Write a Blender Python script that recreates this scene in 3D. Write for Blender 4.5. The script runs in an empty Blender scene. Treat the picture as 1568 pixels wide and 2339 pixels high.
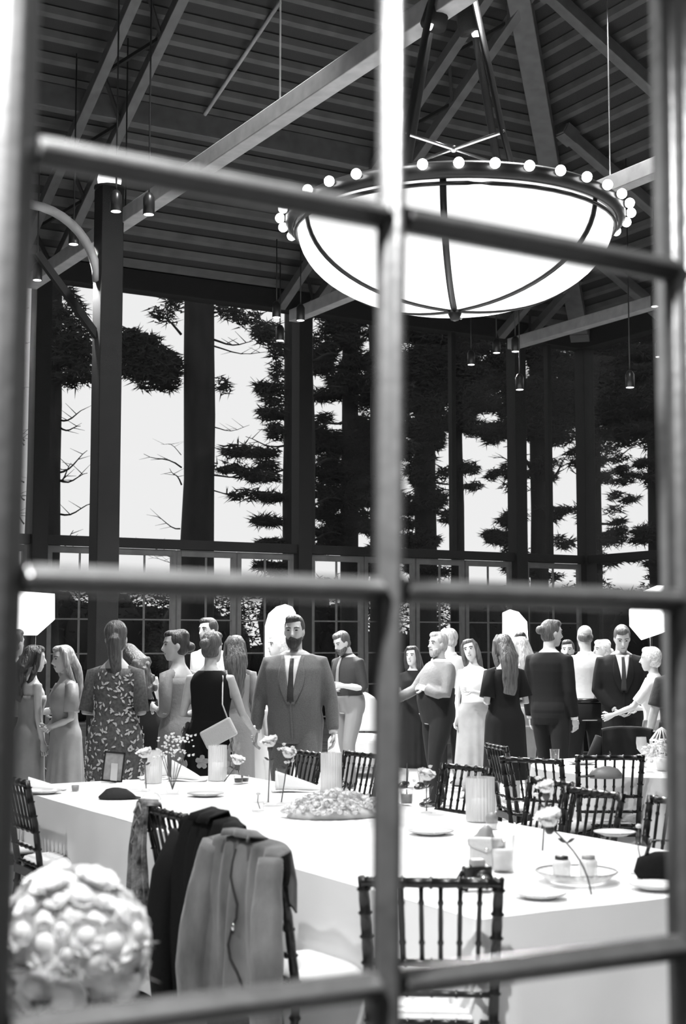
import bpy, bmesh, math, random
from mathutils import Vector, Matrix, Euler
random.seed(11)
PI = math.pi
R = math.radians
scene = bpy.context.scene
C = scene.collection

# ------------------------------------------------------------------ camera
F, CX, CY, EYE = 3300.0, 784.0, 1169.5, 1.6
PITCH = math.atan((1470 - CY) / F)
cam = bpy.data.cameras.new('camera')
cam.sensor_fit = 'VERTICAL'; cam.sensor_height = 36.0; cam.lens = 36.0 * F / 2339.0
cam.clip_start = 0.05; cam.clip_end = 400
cam.dof.use_dof = True; cam.dof.focus_distance = 12.5; cam.dof.aperture_fstop = 4.0
camo = bpy.data.objects.new('camera', cam); C.objects.link(camo)
camo.location = (0, 0, EYE); camo.rotation_euler = (PI / 2 + PITCH, 0, 0)
scene.camera = camo

# ------------------------------------------------------------------ world: bright white overcast evening sky
w = bpy.data.worlds.new('overcast_sky'); scene.world = w; w.use_nodes = True
nt = w.node_tree; nt.nodes.clear()
bg = nt.nodes.new('ShaderNodeBackground'); out = nt.nodes.new('ShaderNodeOutputWorld')
bg.inputs[0].default_value = (1, 1, 1, 1); bg.inputs[1].default_value = 0.86
nt.links.new(bg.outputs[0], out.inputs[0])
vs = scene.view_settings
vs.view_transform = 'Standard'; vs.look = 'None'; vs.exposure = 0.0; vs.gamma = 1.0; vs.use_curve_mapping = False

# ------------------------------------------------------------------ pixel -> place
def ray(px, py):
    r, u = (px - CX) / F, -(py - CY) / F
    return Vector((r, math.cos(PITCH) - u * math.sin(PITCH), math.sin(PITCH) + u * math.cos(PITCH)))
EYEV = Vector((0, 0, EYE))
def atY(px, py, y): d = ray(px, py); return EYEV + d * (y / d.y)
def atZ(px, py, z): d = ray(px, py); return EYEV + d * ((z - EYE) / d.z)
def ztop(py, y): return atY(CX, py, y).z
ALPHA = math.atan2(.504, .863)
UX = Vector((math.cos(ALPHA), math.sin(ALPHA), 0)); VX = Vector((-math.sin(ALPHA), math.cos(ALPHA), 0))
def uv(p): return p.dot(UX), p.dot(VX)
def bw(u, v, z=0): return UX * u + VX * v + Vector((0, 0, z))
def atV(px, py, v): d = ray(px, py); return EYEV + d * (v / d.dot(VX))
def deck_z(v): return 6.35 + .51 * (17 - v)
def atDeck(px, py, dz=0):
    d = ray(px, py)     # z = 6.35+.51*(17-v)+dz
    t = (6.35 + .51 * 17 + dz - EYE) / (d.z + .51 * d.dot(VX)); return EYEV + d * t

# ------------------------------------------------------------------ materials (all neutral greys: the photograph is black and white)
MATS = {}
def mat(name, g=.5, rough=.6, metal=0., noise=0., nscale=20., bump=0., bscale=60., emit=0., spec=.5, stretch=None, sheen=0.):
    if name in MATS: return MATS[name]
    m = bpy.data.materials.new(name); m.use_nodes = True; MATS[name] = m
    n = m.node_tree.nodes; L = m.node_tree.links; b = n['Principled BSDF']
    b.inputs['Base Color'].default_value = (g, g, g, 1)
    b.inputs['Roughness'].default_value = rough; b.inputs['Metallic'].default_value = metal
    b.inputs['Specular IOR Level'].default_value = spec
    if sheen: b.inputs['Sheen Weight'].default_value = sheen
    if emit:
        b.inputs['Emission Color'].default_value = (1, 1, 1, 1); b.inputs['Emission Strength'].default_value = emit
    if noise or bump:
        tc = n.new('ShaderNodeTexCoord'); mp = n.new('ShaderNodeMapping')
        L.new(tc.outputs['Object'], mp.inputs[0])
        if stretch: mp.inputs['Scale'].default_value = stretch
    if noise:
        t = n.new('ShaderNodeTexNoise'); t.inputs['Scale'].default_value = nscale; t.inputs['Detail'].default_value = 5
        L.new(mp.outputs[0], t.inputs[0])
        r = n.new('ShaderNodeValToRGB'); lo = g * (1 - noise); hi = min(1, g * (1 + noise))
        r.color_ramp.elements[0].position = .3; r.color_ramp.elements[1].position = .7
        r.color_ramp.elements[0].color = (lo, lo, lo, 1); r.color_ramp.elements[1].color = (hi, hi, hi, 1)
        L.new(t.outputs[0], r.inputs[0]); L.new(r.outputs[0], b.inputs['Base Color'])
    if bump:
        t2 = n.new('ShaderNodeTexNoise'); t2.inputs['Scale'].default_value = bscale; t2.inputs['Detail'].default_value = 4
        L.new(mp.outputs[0], t2.inputs[0])
        bp = n.new('ShaderNodeBump'); bp.inputs['Strength'].default_value = bump; bp.inputs['Distance'].default_value = .02
        L.new(t2.outputs[0], bp.inputs['Height']); L.new(bp.outputs[0], b.inputs['Normal'])
    return m
def glassmat(name, f0=.01, tint=1., rough=.0):
    if name in MATS: return MATS[name]
    m = bpy.data.materials.new(name); m.use_nodes = True; MATS[name] = m
    n = m.node_tree.nodes; L = m.node_tree.links; n.remove(n['Principled BSDF'])
    t = n.new('ShaderNodeBsdfTransparent'); t.inputs[0].default_value = (tint, tint, tint, 1)
    g = n.new('ShaderNodeBsdfGlossy'); g.inputs['Roughness'].default_value = rough
    lw = n.new('ShaderNodeLayerWeight'); lw.inputs[0].default_value = .5
    pw = n.new('ShaderNodeMath'); pw.operation = 'POWER'; pw.inputs[1].default_value = 5
    ma = n.new('ShaderNodeMath'); ma.operation = 'MULTIPLY_ADD'; ma.inputs[1].default_value = .85; ma.inputs[2].default_value = f0
    x = n.new('ShaderNodeMixShader')
    L.new(lw.outputs['Facing'], pw.inputs[0]); L.new(pw.outputs[0], ma.inputs[0])
    L.new(ma.outputs[0], x.inputs[0]); L.new(t.outputs[0], x.inputs[1]); L.new(g.outputs[0], x.inputs[2])
    L.new(x.outputs[0], n['Material Output'].inputs[0])
    return m
M = dict(
    frame=mat('dark_painted_metal', .02, .36, noise=.2, nscale=40, bump=.05),
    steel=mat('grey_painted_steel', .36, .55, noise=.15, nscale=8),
    steel_shaded=mat('shaded_grey_steel', .1, .55, noise=.2, nscale=8),  # darker copy of the steel: lack of chandelier light put into its colour
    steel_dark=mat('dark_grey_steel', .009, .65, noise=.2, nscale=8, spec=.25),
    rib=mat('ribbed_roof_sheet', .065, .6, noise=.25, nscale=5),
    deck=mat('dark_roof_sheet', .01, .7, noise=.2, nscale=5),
    black=mat('black_lacquered_wood', .012, .28, noise=.3, nscale=30),
    blackmetal=mat('black_metal', .015, .35),
    door=mat('grey_door_metal', .09, .4, noise=.2, nscale=12),
    wall=mat('dark_wall_board', .06, .7, noise=.3, nscale=9, bump=.1),
    linen=mat('white_linen', .86, .85, bump=.12, bscale=220, noise=.03, nscale=4),
    cushion=mat('white_cushion_fabric', .84, .8, bump=.1, bscale=150),
    floor=mat('polished_pale_floor', .55, .22, noise=.18, nscale=6, stretch=(1, 9, 1)),
    floorgap=mat('floor_joint', .04, .6),
    ground=mat('forest_ground', .06, .95, noise=.5, nscale=2),
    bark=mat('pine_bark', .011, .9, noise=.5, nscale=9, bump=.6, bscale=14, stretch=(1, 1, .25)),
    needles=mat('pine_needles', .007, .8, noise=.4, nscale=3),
    bowl=mat('frosted_bowl_glass', .8, .35, emit=1.0),
    bulb=mat('lit_bulb', .9, .3, emit=9),
    globe=mat('lit_globe', .9, .3, emit=4),
    lens=mat('lit_lens', .9, .3, emit=4),
    softbox=mat('lit_softbox_fabric', .9, .6, emit=3.5),
    brass=mat('dark_bronze', .05, .35, metal=.6),
    rod=mat('polished_rod', .75, .2, metal=.9),
    petal=mat('white_petal', .86, .6, noise=.05, nscale=12),
    petal_shade=mat('cream_petal', .74, .6, noise=.1, nscale=12),
    leaf=mat('dark_leaf', .07, .6, noise=.4, nscale=25),
    stem=mat('green_stem', .1, .6),
    china=mat('white_china', .88, .12),
    candle=mat('white_wax', .9, .5),
    skin=mat('skin', .42, .5, noise=.06, nscale=25),
    skin_pale=mat('pale_skin', .46, .5, noise=.05, nscale=25),
    eye=mat('dark_eye', .02, .2), lips=mat('lip', .2, .4), brow=mat('eyebrow_hair', .04, .8),
    hair_dark=mat('dark_brown_hair', .022, .45, noise=.6, nscale=70, bump=.6, bscale=70, stretch=(1, 1, .12)),
    hair_mid=mat('brown_hair', .07, .45, noise=.6, nscale=70, bump=.6, bscale=70, stretch=(1, 1, .12)),
    hair_light=mat('blonde_hair', .3, .45, noise=.4, nscale=70, bump=.6, bscale=70, stretch=(1, 1, .12)),
    hair_grey=mat('white_hair', .62, .5, noise=.3, nscale=70, bump=.5, bscale=70),
    suit_black=mat('black_suit_wool', .006, .85, noise=.3, nscale=120, spec=.2),
    suit_grey=mat('grey_suit_wool', .1, .85, noise=.25, nscale=160, bump=.1, bscale=200, sheen=.1),
    shirt_white=mat('white_shirt_cotton', .6, .8, bump=.15, bscale=30),
    shirt_grey=mat('grey_shirt_cotton', .14, .8, bump=.3, bscale=25),
    shirt_dark=mat('charcoal_shirt_cotton', .018, .8, bump=.2, bscale=30),
    trouser_dark=mat('dark_trouser_wool', .011, .85, spec=.2),
    trouser_grey=mat('grey_trouser_wool', .16, .85),
    dress_pale=mat('pale_satin', .26, .45, noise=.1, nscale=8, bump=.15, bscale=15),
    dress_mid=mat('grey_crepe', .19, .7, bump=.2, bscale=40),
    dress_white=mat('white_chiffon', .6, .8),
    dress_black=mat('black_crepe', .006, .85, spec=.2),
    dress_leaf=mat('dark_mesh_dress', .085, .7, noise=.4, nscale=60),
    sequin=mat('silver_leaf_sequins', .55, .35, noise=.2, nscale=80),
    floral=mat('pale_printed_flower', .3, .7, noise=.2, nscale=30),
    leather=mat('pale_leather', .55, .5, bump=.2, bscale=80),
    shoe=mat('black_shoe_leather', .01, .25),
    suede=mat('light_suede', .115, .8, noise=.55, nscale=7, bump=.4, bscale=18, stretch=(1, 1, .5), sheen=.2),
    suede_dark=mat('dark_knit_band', .03, .9, bump=.4, bscale=80),
    knit=mat('patterned_knit', .16, .9, noise=.9, nscale=22, bump=.5, bscale=60),
    glass=glassmat('clear_glassware', .05, .96, .03),
    pane=glassmat('window_glass', .0025, 1.0, .0),
    smoke=mat('grey_plastic', .3, .4),
    dark_liquid=mat('dark_drink', .06, .2),
    card=mat('grey_backing_card', .28, .7, noise=.2, nscale=30),
)

# ------------------------------------------------------------------ mesh builder
def frame_for(t, hint):
    t = t.normalized(); a = hint - t * hint.dot(t)
    if a.length < 1e-4: a = Vector((1, 0, 0)) - t * t.x
    if a.length < 1e-4: a = Vector((0, 1, 0)) - t * t.y
    a.normalize(); return a, t.cross(a)
class MB:
    def __init__(s): s.v = []; s.f = []
    def ring_faces(s, base, n, k, cap=True):
        for i in range(k - 1):
            for j in range(n):
                a = base + i * n + j; b = base + i * n + (j + 1) % n
                s.f.append((a, b, b + n, a + n))
        if cap:
            s.f.append(tuple(base + j for j in reversed(range(n))))
            s.f.append(tuple(base + (k - 1) * n + j for j in range(n)))
    def tube(s, pts, rad, n=8, hint=Vector((1, 0, 0)), cap=True):
        pts = [Vector(p) for p in pts]; base = len(s.v)
        if not isinstance(rad, (list, tuple)) or (isinstance(rad, tuple) and len(rad) == 2 and len(pts) != 2): rad = [rad] * len(pts)
        for i, p in enumerate(pts):
            t = pts[min(i + 1, len(pts) - 1)] - pts[max(i - 1, 0)]
            a, b = frame_for(t, hint); r = rad[i]
            ra, rb = r if isinstance(r, (tuple, list)) else (r, r)
            for j in range(n):
                q = 2 * PI * j / n
                s.v.append(p + a * (ra * math.cos(q)) + b * (rb * math.sin(q)))
        s.ring_faces(base, n, len(pts), cap); return s
    def rings(s, rs, n=20, T=None, rip=None, cap=True):   # (z, rx, ry, cx, cy)
        base = len(s.v)
        for i, r in enumerate(rs):
            z, rx, ry = r[:3]; cx = r[3] if len(r) > 3 else 0; cy = r[4] if len(r) > 4 else 0
            for j in range(n):
                q = 2 * PI * j / n; m = 1 + (rip(i, q) if rip else 0)
                p = Vector((cx + rx * m * math.cos(q), cy + ry * m * math.sin(q), z))
                s.v.append(T(p) if T else p)
        s.ring_faces(base, n, len(rs), cap); return s
    def lathe(s, prof, n=20, c=(0, 0, 0), cap=True):
        return s.rings([(c[2] + z, r, r, c[0], c[1]) for r, z in prof], n, cap=cap)
    def ell(s, c, r, n=12, k=8, T=None):
        c = Vector(c); base = len(s.v)
        for i in range(1, k):
            th = PI * i / k
            for j in range(n):
                q = 2 * PI * j / n
                p = c + Vector((r[0] * math.sin(th) * math.cos(q), r[1] * math.sin(th) * math.sin(q), -r[2] * math.cos(th)))
                s.v.append(T(p) if T else p)
        s.ring_faces(base, n, k - 1); return s
    def box(s, c, d, rot=None):
        c = Vector(c); b = len(s.v)
        for x in (-.5, .5):
            for y in (-.5, .5):
                for z in (-.5, .5):
                    p = Vector((x * d[0], y * d[1], z * d[2]))
                    s.v.append(c + (rot @ p if rot else p))
        for q in ((0, 1, 3, 2), (4, 6, 7, 5), (0, 4, 5, 1), (2, 3, 7, 6), (0, 2, 6, 4), (1, 5, 7, 3)): s.f.append(tuple(b + i for i in q))
        return s
    def beam(s, p, q, wd, hg, up=Vector((0, 0, 1))):
        p = Vector(p); q = Vector(q); a, b = frame_for(q - p, up); base = len(s.v)
        for e in (p, q):
            for i, j in ((-1, -1), (1, -1), (1, 1), (-1, 1)): s.v.append(e + b * (i * wd / 2) + a * (j * hg / 2))
        s.ring_faces(base, 4, 2); return s
    def poly(s, pts):
        b = len(s.v); s.v += [Vector(p) for p in pts]; s.f.append(tuple(range(b, b + len(pts)))); return s
    def grid(s, fn, nu, nv):
        b = len(s.v)
        for i in range(nu + 1):
            for j in range(nv + 1): s.v.append(Vector(fn(i / nu, j / nv)))
        for i in range(nu):
            for j in range(nv):
                a = b + i * (nv + 1) + j; s.f.append((a, a + nv + 1, a + nv + 2, a + 1))
        return s
    def mesh(s, name, smooth=True):
        me = bpy.data.meshes.new(name); me.from_pydata([tuple(p) for p in s.v], [], s.f); me.update()
        if smooth: me.polygons.foreach_set('use_smooth', [True] * len(me.polygons))
        return me
    def build(s, name, m, parent=None, smooth=True, bevel=0, solid=0, fixn=True):
        me = s.mesh(name, smooth)
        if fixn:
            bm = bmesh.new(); bm.from_mesh(me); bmesh.ops.recalc_face_normals(bm, faces=bm.faces); bm.to_mesh(me); bm.free()
        return link(name, me, m, parent, bevel, solid)
def link(name, me, m, parent=None, bevel=0, solid=0):
    o = bpy.data.objects.new(name, me); C.objects.link(o)
    if isinstance(m, str): m = M[m]
    if not me.materials: me.materials.append(m)
    if parent: o.parent = parent
    if solid:
        d = o.modifiers.new('solid', 'SOLIDIFY'); d.thickness = solid; d.offset = 0
    if bevel:
        d = o.modifiers.new('bevel', 'BEVEL'); d.width = bevel; d.segments = 2; d.limit_method = 'ANGLE'
    return o
def remesh(mb, voxel, it=4, name='m', extra=None):
    me = mb.mesh(name); o = bpy.data.objects.new('tmp', me); C.objects.link(o)
    r = o.modifiers.new('r', 'REMESH'); r.mode = 'VOXEL'; r.voxel_size = voxel
    if it:
        sm = o.modifiers.new('s', 'SMOOTH'); sm.factor = .5; sm.iterations = it
    dg = bpy.context.evaluated_depsgraph_get()
    nm = bpy.data.meshes.new_from_object(o.evaluated_get(dg)); nm.name = name
    bpy.data.objects.remove(o); bpy.data.meshes.remove(me)
    if extra and extra.v:
        em = extra.mesh('x'); bm = bmesh.new(); bm.from_mesh(nm); bm.from_mesh(em); bm.to_mesh(nm); bm.free(); bpy.data.meshes.remove(em)
    nm.polygons.foreach_set('use_smooth', [True] * len(nm.polygons)); nm.update()
    return nm
def tag(o, label, cat, group=None):
    o['label'] = label; o['category'] = cat
    if group: o['group'] = group
    return o
def thing(name, label, cat, loc=(0, 0, 0), rz=0, group=None):
    o = bpy.data.objects.new(name, None); C.objects.link(o); o.empty_display_size = .1
    o.location = loc; o.rotation_euler = (0, 0, rz); return tag(o, label, cat, group)
def struct(o): o['kind'] = 'structure'; return o
def sroot(name, loc=(0, 0, 0), rz=0):
    o = bpy.data.objects.new(name, None); C.objects.link(o); o.location = loc; o.rotation_euler = (0, 0, rz); return struct(o)
def rep(src, parent, loc=None, rot=None, scale=None):
    c = src.copy(); C.objects.link(c); c.parent = parent
    if loc is not None: c.location = loc
    if rot is not None: c.rotation_euler = rot
    if scale is not None: c.scale = (scale,) * 3 if not isinstance(scale, tuple) else scale
    return c
def spot(parent, loc, target, power, size=60, blend=.6, radius=.08):
    l = bpy.data.lights.new('lamp_light', 'SPOT'); l.energy = power; l.spot_size = R(size); l.spot_blend = blend; l.shadow_soft_size = radius
    o = bpy.data.objects.new('lamp_light', l); C.objects.link(o); o.parent = parent; o.location = loc
    o.rotation_euler = (Vector(target) - Vector(loc)).to_track_quat('-Z', 'Y').to_euler(); return o
# ================================================================== THE SETTING
def bstruct(mb, name, m, parent=None, **k):
    o = mb.build(name, m, parent, smooth=False, **k)
    if parent is None: struct(o); o.rotation_euler = (0, 0, ALPHA)
    return o
UR, VF, VN, UL = 14.2, 17.0, 1.31, -6.0
# ground outside and floor with its panels
g = MB().box((0, 20, -.2), (160, 160, .3)).build('ground', 'ground', smooth=False); struct(g)
fl = bstruct(MB().box(((UL + UR) / 2, (VN + VF) / 2, -.045), (UR - UL, VF - VN, .05)), 'floor', 'floorgap')
pl = None
for i in range(21):
    for j in range(7):
        u0 = -4.5 + 2.68 * j; v0 = 2.0 + .72 * i
        if pl is None:
            pl = MB().box((0, 0, 0), (2.66, .69, .02)).build('floor_panel', 'floor', fl, smooth=False, bevel=.004); pl.location = (u0, v0, -.01)
        else: rep(pl, fl, (u0, v0, -.01))
# roof
def slab(pts, th=.06):
    m = MB(); n = len(pts); m.poly([Vector(p) for p in pts]); m.poly([Vector(p) + Vector((0, 0, th)) for p in pts])
    for i in range(n): m.f.append((i, (i + 1) % n, n + (i + 1) % n, n + i))
    return m
EV, EN, EU = 17.2, 1.1, 14.4
ze = deck_z(EV); zr = deck_z(9.15); ur = EU - 8.05
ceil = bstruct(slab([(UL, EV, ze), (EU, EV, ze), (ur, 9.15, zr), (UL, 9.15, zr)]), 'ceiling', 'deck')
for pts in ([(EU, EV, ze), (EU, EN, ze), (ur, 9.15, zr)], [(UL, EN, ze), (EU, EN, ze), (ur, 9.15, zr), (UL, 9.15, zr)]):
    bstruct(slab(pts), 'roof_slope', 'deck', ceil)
for i in range(31):                      # ribs of the roof sheet, far slope
    v = 17.1 - .26 * i; u1 = v - 2.8; u0 = max(UL, 1.5); z = deck_z(v) - .02
    m = MB(); sl = Vector((0, -1, .51)).normalized() * .062
    a = Vector((u0, v, z)); b = Vector((u1, v, z)); dn = Vector((0, 0, -.05))
    m.v += [a - sl, a - sl * .5 + dn, a + sl * .5 + dn, a + sl, b - sl, b - sl * .5 + dn, b + sl * .5 + dn, b + sl]
    m.f += [(0, 1, 5, 4), (1, 2, 6, 5), (2, 3, 7, 6), (0, 3, 2, 1), (4, 5, 6, 7), (0, 4, 7, 3)]
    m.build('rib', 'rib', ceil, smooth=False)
for i in range(27):                      # ribs of the hip slope
    u = 14.3 - .26 * i; v1 = u + 2.8; v0 = max(18.3 - v1, v1 - 7); z = 6.35 + .51 * (UR - u) - .02
    m = MB(); sl = Vector((-1, 0, .51)).normalized() * .062
    a = Vector((u, v0, z)); b = Vector((u, v1, z)); dn = Vector((0, 0, -.05))
    m.v += [a - sl, a - sl * .5 + dn, a + sl * .5 + dn, a + sl, b - sl, b - sl * .5 + dn, b + sl * .5 + dn, b + sl]
    m.f += [(0, 1, 5, 4), (1, 2, 6, 5), (2, 3, 7, 6), (0, 3, 2, 1), (4, 5, 6, 7), (0, 4, 7, 3)]
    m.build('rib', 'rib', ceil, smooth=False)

# ---- far glazed wall
wf = sroot('wall_far', rz=ALPHA)
def wbox(nm, m, u0, u1, v0, v1, z0, z1, parent=wf): return MB().box(((u0 + u1) / 2, (v0 + v1) / 2, (z0 + z1) / 2), (u1 - u0, v1 - v0, z1 - z0)).build(nm, m, parent, smooth=False, bevel=.006)
wbox('header_beam', 'steel_dark', UL, UR, 16.9, 17.15, 6.08, 6.34)
wbox('transom_rail', 'steel_dark', UL, UR, 16.93, 17.07, 2.80, 2.92)
for u in (1.8, 5.62, 9.28, 12.9, 14.2): wbox('column', 'steel_dark', u - .1, u + .1, 16.88, 17.1, 0, 6.1)
for u in (10.6, 11.75, 13.5): wbox('mullion', 'steel_dark', u - .035, u + .035, 16.95, 17.05, 2.9, 6.1)
us = [1.9, 5.52, 5.72, 9.18, 9.38, 10.565, 10.635, 11.715, 11.785, 12.8, 13.0, 13.465, 13.535, 14.1]
for a, b in zip(us[0::2], us[1::2]): wbox('pane', 'pane', a, b, 16.995, 17.005, 2.92, 6.08)
wbox('solid_panel', 'wall', UL, 1.7, 16.95, 17.05, 0, 6.1)
# ---- glazed doors under the transom
def door(k, u0, wd):
    d = sroot('door_%d' % k, bw(u0, 17.0, 0), ALPHA)
    fr = MB(); h = 2.79
    for x in (.03, wd - .03): fr.box((x, 0, h / 2), (.055, .06, h))
    for z, t in ((.1, .2), (h - .04, .08)): fr.box((wd / 2, 0, z), (wd - .1, .06, t))
    fr.build('door_frame', 'door', d, smooth=False)
    MB().box((wd / 2, 0, 1.47), (.018, .03, 2.55)).build('muntin', 'door', d, smooth=False)
    rows = [.2 + 2.55 / 6 * i for i in range(7)]
    for z in rows[1:-1]: MB().box((wd / 2, 0, z), (wd - .11, .03, .018)).build('muntin', 'door', d, smooth=False)
    src = None
    for i in range(6):
        for x in (.03 + wd / 4, wd - .03 - wd / 4):
            if src is None: src = MB().box((0, 0, 0), (wd / 2 - .07, .008, .405)).build('pane', 'pane', d, smooth=False); src.location = (x, 0, rows[i] + .2125)
            else: rep(src, d, (x, 0, rows[i] + .2125))
    MB().tube([(wd - .07, -.05, 1.0), (wd - .07, -.06, 1.18)], .009, 6).build('handle', 'rod', d)
k = 1
for a, b, n in ((1.92, 5.5, 4), (5.74, 9.16, 4), (9.4, 12.78, 4), (13.02, 14.08, 1)):
    for i in range(n): door(k, a + (b - a) / n * i + .01, (b - a) / n - .02); k += 1
# ---- right glazed wall
wr = sroot('wall_right', rz=ALPHA)
wbox('header_beam', 'steel_dark', 14.08, 14.32, 4, 16.9, 6.08, 6.34, wr)
wbox('transom_rail', 'steel_dark', 14.13, 14.27, 4, 16.9, 2.80, 2.92, wr)
wbox('sill_rail', 'steel_dark', 14.13, 14.27, 4, 16.9, .0, .2, wr)
vs_ = [16.9, 15.3, 13.6, 11.9, 9.5]
for v in vs_[1:]: wbox('column', 'steel_dark', 14.12, 14.28, v - .08, v + .08, 0, 6.1, wr)
for a, b in zip(vs_[1:], vs_[:-1]):
    wbox('pane', 'pane', 14.195, 14.205, a + .08, b - .05, 2.92, 6.08, wr); wbox('pane', 'pane', 14.195, 14.205, a + .08, b - .05, .2, 2.8, wr)
wbox('solid_panel', 'wall', 14.15, 14.25, VN, 9.42, 0, 6.0, wr)
wl = MB().box((UL, 9.15, 3.1), (.2, 17.6, 6.2)).build('wall_left', 'wall', smooth=False); struct(wl); wl.rotation_euler = (0, 0, ALPHA)

# ---- the window the picture is taken through
WU = [.418, .825, 1.232]; WZ = [atV(895, y, VN).z for y in (490, 1350, 2245)]; PH = (WZ[0] - WZ[2]) / 2
zs = [WZ[1] + PH * i for i in (-3, -2, -1, 0, 1, 2)]
win = sroot('window_1', bw(0, VN, 0), ALPHA)
def bead(p, q, wd, dp, name):           # moulded glazing bar: rounded outdoor face, flat indoor face
    p = Vector(p); q = Vector(q); a = Vector((0, -1, 0)); b = (q - p).normalized().cross(a); m = MB()
    prof = [(-.5, -.35), (-.5, .0), (-.42, .12), (-.3, .2), (-.22, .36), (-.1, .46), (.1, .46), (.22, .36), (.3, .2), (.42, .12), (.5, 0), (.5, -.35)]
    for e in (p, q):
        for x, y in prof: m.v.append(e + b * (x * wd) + a * (y * dp))
    m.ring_faces(0, len(prof), 2); return m.build(name, 'frame', win, smooth=False, bevel=.002)
bead((WU[1], 0, zs[0]), (WU[1], 0, zs[-1]), .029, .04, 'muntin')
for z in zs[1:-1]:
    bead((WU[0] + .003, 0, z), (WU[1] - .0145, 0, z), .029, .036, 'muntin'); bead((WU[1] + .0145, 0, z), (WU[2] + .003, 0, z), .029, .036, 'muntin')
bead((WU[0] - .028, 0, zs[0] - .04), (WU[0] - .028, 0, zs[-1] + .04), .062, .05, 'jamb')
bead((WU[2] + .034, 0, zs[0] - .04), (WU[2] + .034, 0, zs[-1] + .04), .062, .05, 'jamb')
for z in (zs[0] - .03, zs[-1] + .03): bead((WU[0], 0, z), (WU[2], 0, z), .06, .07, 'frame_rail')
src = None
for i in range(5):
    for j in range(2):
        c = ((WU[j] + WU[j + 1]) / 2 + 0, .006, (zs[i] + zs[i + 1]) / 2)
        if src is None: src = MB().box((0, 0, 0), (.4, .004, PH - .02)).build('pane', 'pane', win, smooth=False); src.location = c
        else: rep(src, win, c)
win.matrix_world = Matrix.Translation(bw(WU[1], VN, WZ[1])) @ Matrix.Rotation(ALPHA, 4, 'Z') @ Matrix.Rotation(R(.6), 4, 'Y') @ Matrix.Translation((-WU[1], 0, -WZ[1]))   # the sash hangs a touch out of true
wn = sroot('wall_near', rz=ALPHA)
zl, zh = zs[0] - .062, zs[-1] + .062; wl_, wh_ = WU[0] - .059, WU[2] + .065
for nm, u0, u1, z0, z1 in (('panel', UL, wl_, 0, 5.9), ('panel', wh_, UR, 0, 5.9), ('panel', wl_, wh_, 0, zl), ('panel', wl_, wh_, zh, 5.9)):
    wbox(nm, 'wall', u0, u1, VN - .005, VN + .1, z0, z1, wn)

# ================================================================== ROOF FRAME
def truss(u0, label, vend=1.6, vtop=9.15):
    t = thing('roof_truss', label, 'truss', (0, 0, 0), ALPHA, 'steel roof trusses')
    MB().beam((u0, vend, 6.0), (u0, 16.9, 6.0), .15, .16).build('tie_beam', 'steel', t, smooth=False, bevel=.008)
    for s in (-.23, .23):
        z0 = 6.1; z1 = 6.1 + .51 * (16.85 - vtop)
        MB().beam((u0 + s, 16.85, z0), (u0 + s, vtop, z1), .11, .12).build('chord', 'steel_shaded', t, smooth=False, bevel=.006)
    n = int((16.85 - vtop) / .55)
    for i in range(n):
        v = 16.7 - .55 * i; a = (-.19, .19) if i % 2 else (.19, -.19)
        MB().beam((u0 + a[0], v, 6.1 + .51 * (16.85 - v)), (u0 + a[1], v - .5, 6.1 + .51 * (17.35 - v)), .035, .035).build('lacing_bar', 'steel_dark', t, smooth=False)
    return t
T1 = truss(5.45, 'light steel roof truss with long tie beam passing beside the bowl chandelier')
T2 = truss(9.1, 'steel roof truss whose tie beam runs behind the bowl chandelier')
T3 = truss(12.75, 'steel roof truss next to the hip corner over the glazed right wall', 9.2, 15.6)
def hanger(t, px, py, u0, r=.008, mname='steel'):
    d = ray(px, py); k = u0 / d.dot(UX); p = EYEV + d * k; v = p.dot(VX)
    MB().tube([(u0, v, 6.08), (u0, v, min(deck_z(v), 6.35 + .51 * (UR - u0)) - .03)], r, 6).build('hanger_rod', mname, t)
hanger(T1, 640, 255, 5.45, .009); hanger(T1, 287, 470, 5.45, .009, 'steel_dark'); hanger(T2, 1395, 423, 9.1, .009, 'rod')
def roofbeam(name, label, p, q, wd, hg, m='steel', group=None):
    t = thing(name, label, 'beam', (0, 0, 0), ALPHA, group)
    MB().beam(p, q, wd, hg).build('beam', m, t, smooth=False, bevel=.008); p = Vector(p); q = Vector(q); d = (q - p).normalized()
    for e, s in ((p, 1), (q, -1)): MB().beam(e + d * (.02 * s), e + d * (.22 * s), wd + .03, hg + .03).build('end_plate', m, t, smooth=False)
    return t
roofbeam('hip_rafter', 'broad steel hip rafter rising from the glazed corner', (13.9, 16.7, 6.2), (6.6, 9.4, 6.2 + .51 * 7.3), .25, .18, 'steel_shaded')
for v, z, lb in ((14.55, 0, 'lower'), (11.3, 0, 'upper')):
    roofbeam('purlin', lb + ' wide purlin under the ribbed roof sheet', (.5, v, deck_z(v) - .17), (v - 3.2, v, deck_z(v) - .17), .16, .26, 'steel_shaded')
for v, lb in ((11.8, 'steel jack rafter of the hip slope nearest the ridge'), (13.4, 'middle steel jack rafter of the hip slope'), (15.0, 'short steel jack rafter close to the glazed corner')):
    roofbeam('jack_rafter', lb, (14.0, v, 6.2), (v - 2.5, v, 6.2 + .51 * (16.6 - v)), .14, .14, 'steel_shaded')
a = atDeck(640, 5, -.1); b = atDeck(468, 262, -.1)
tag(MB().tube([a, b], .022, 8).build('conduit', 'steel'), 'thin sloping conduit pipe under the ribbed roof sheet', 'pipe')
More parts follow.
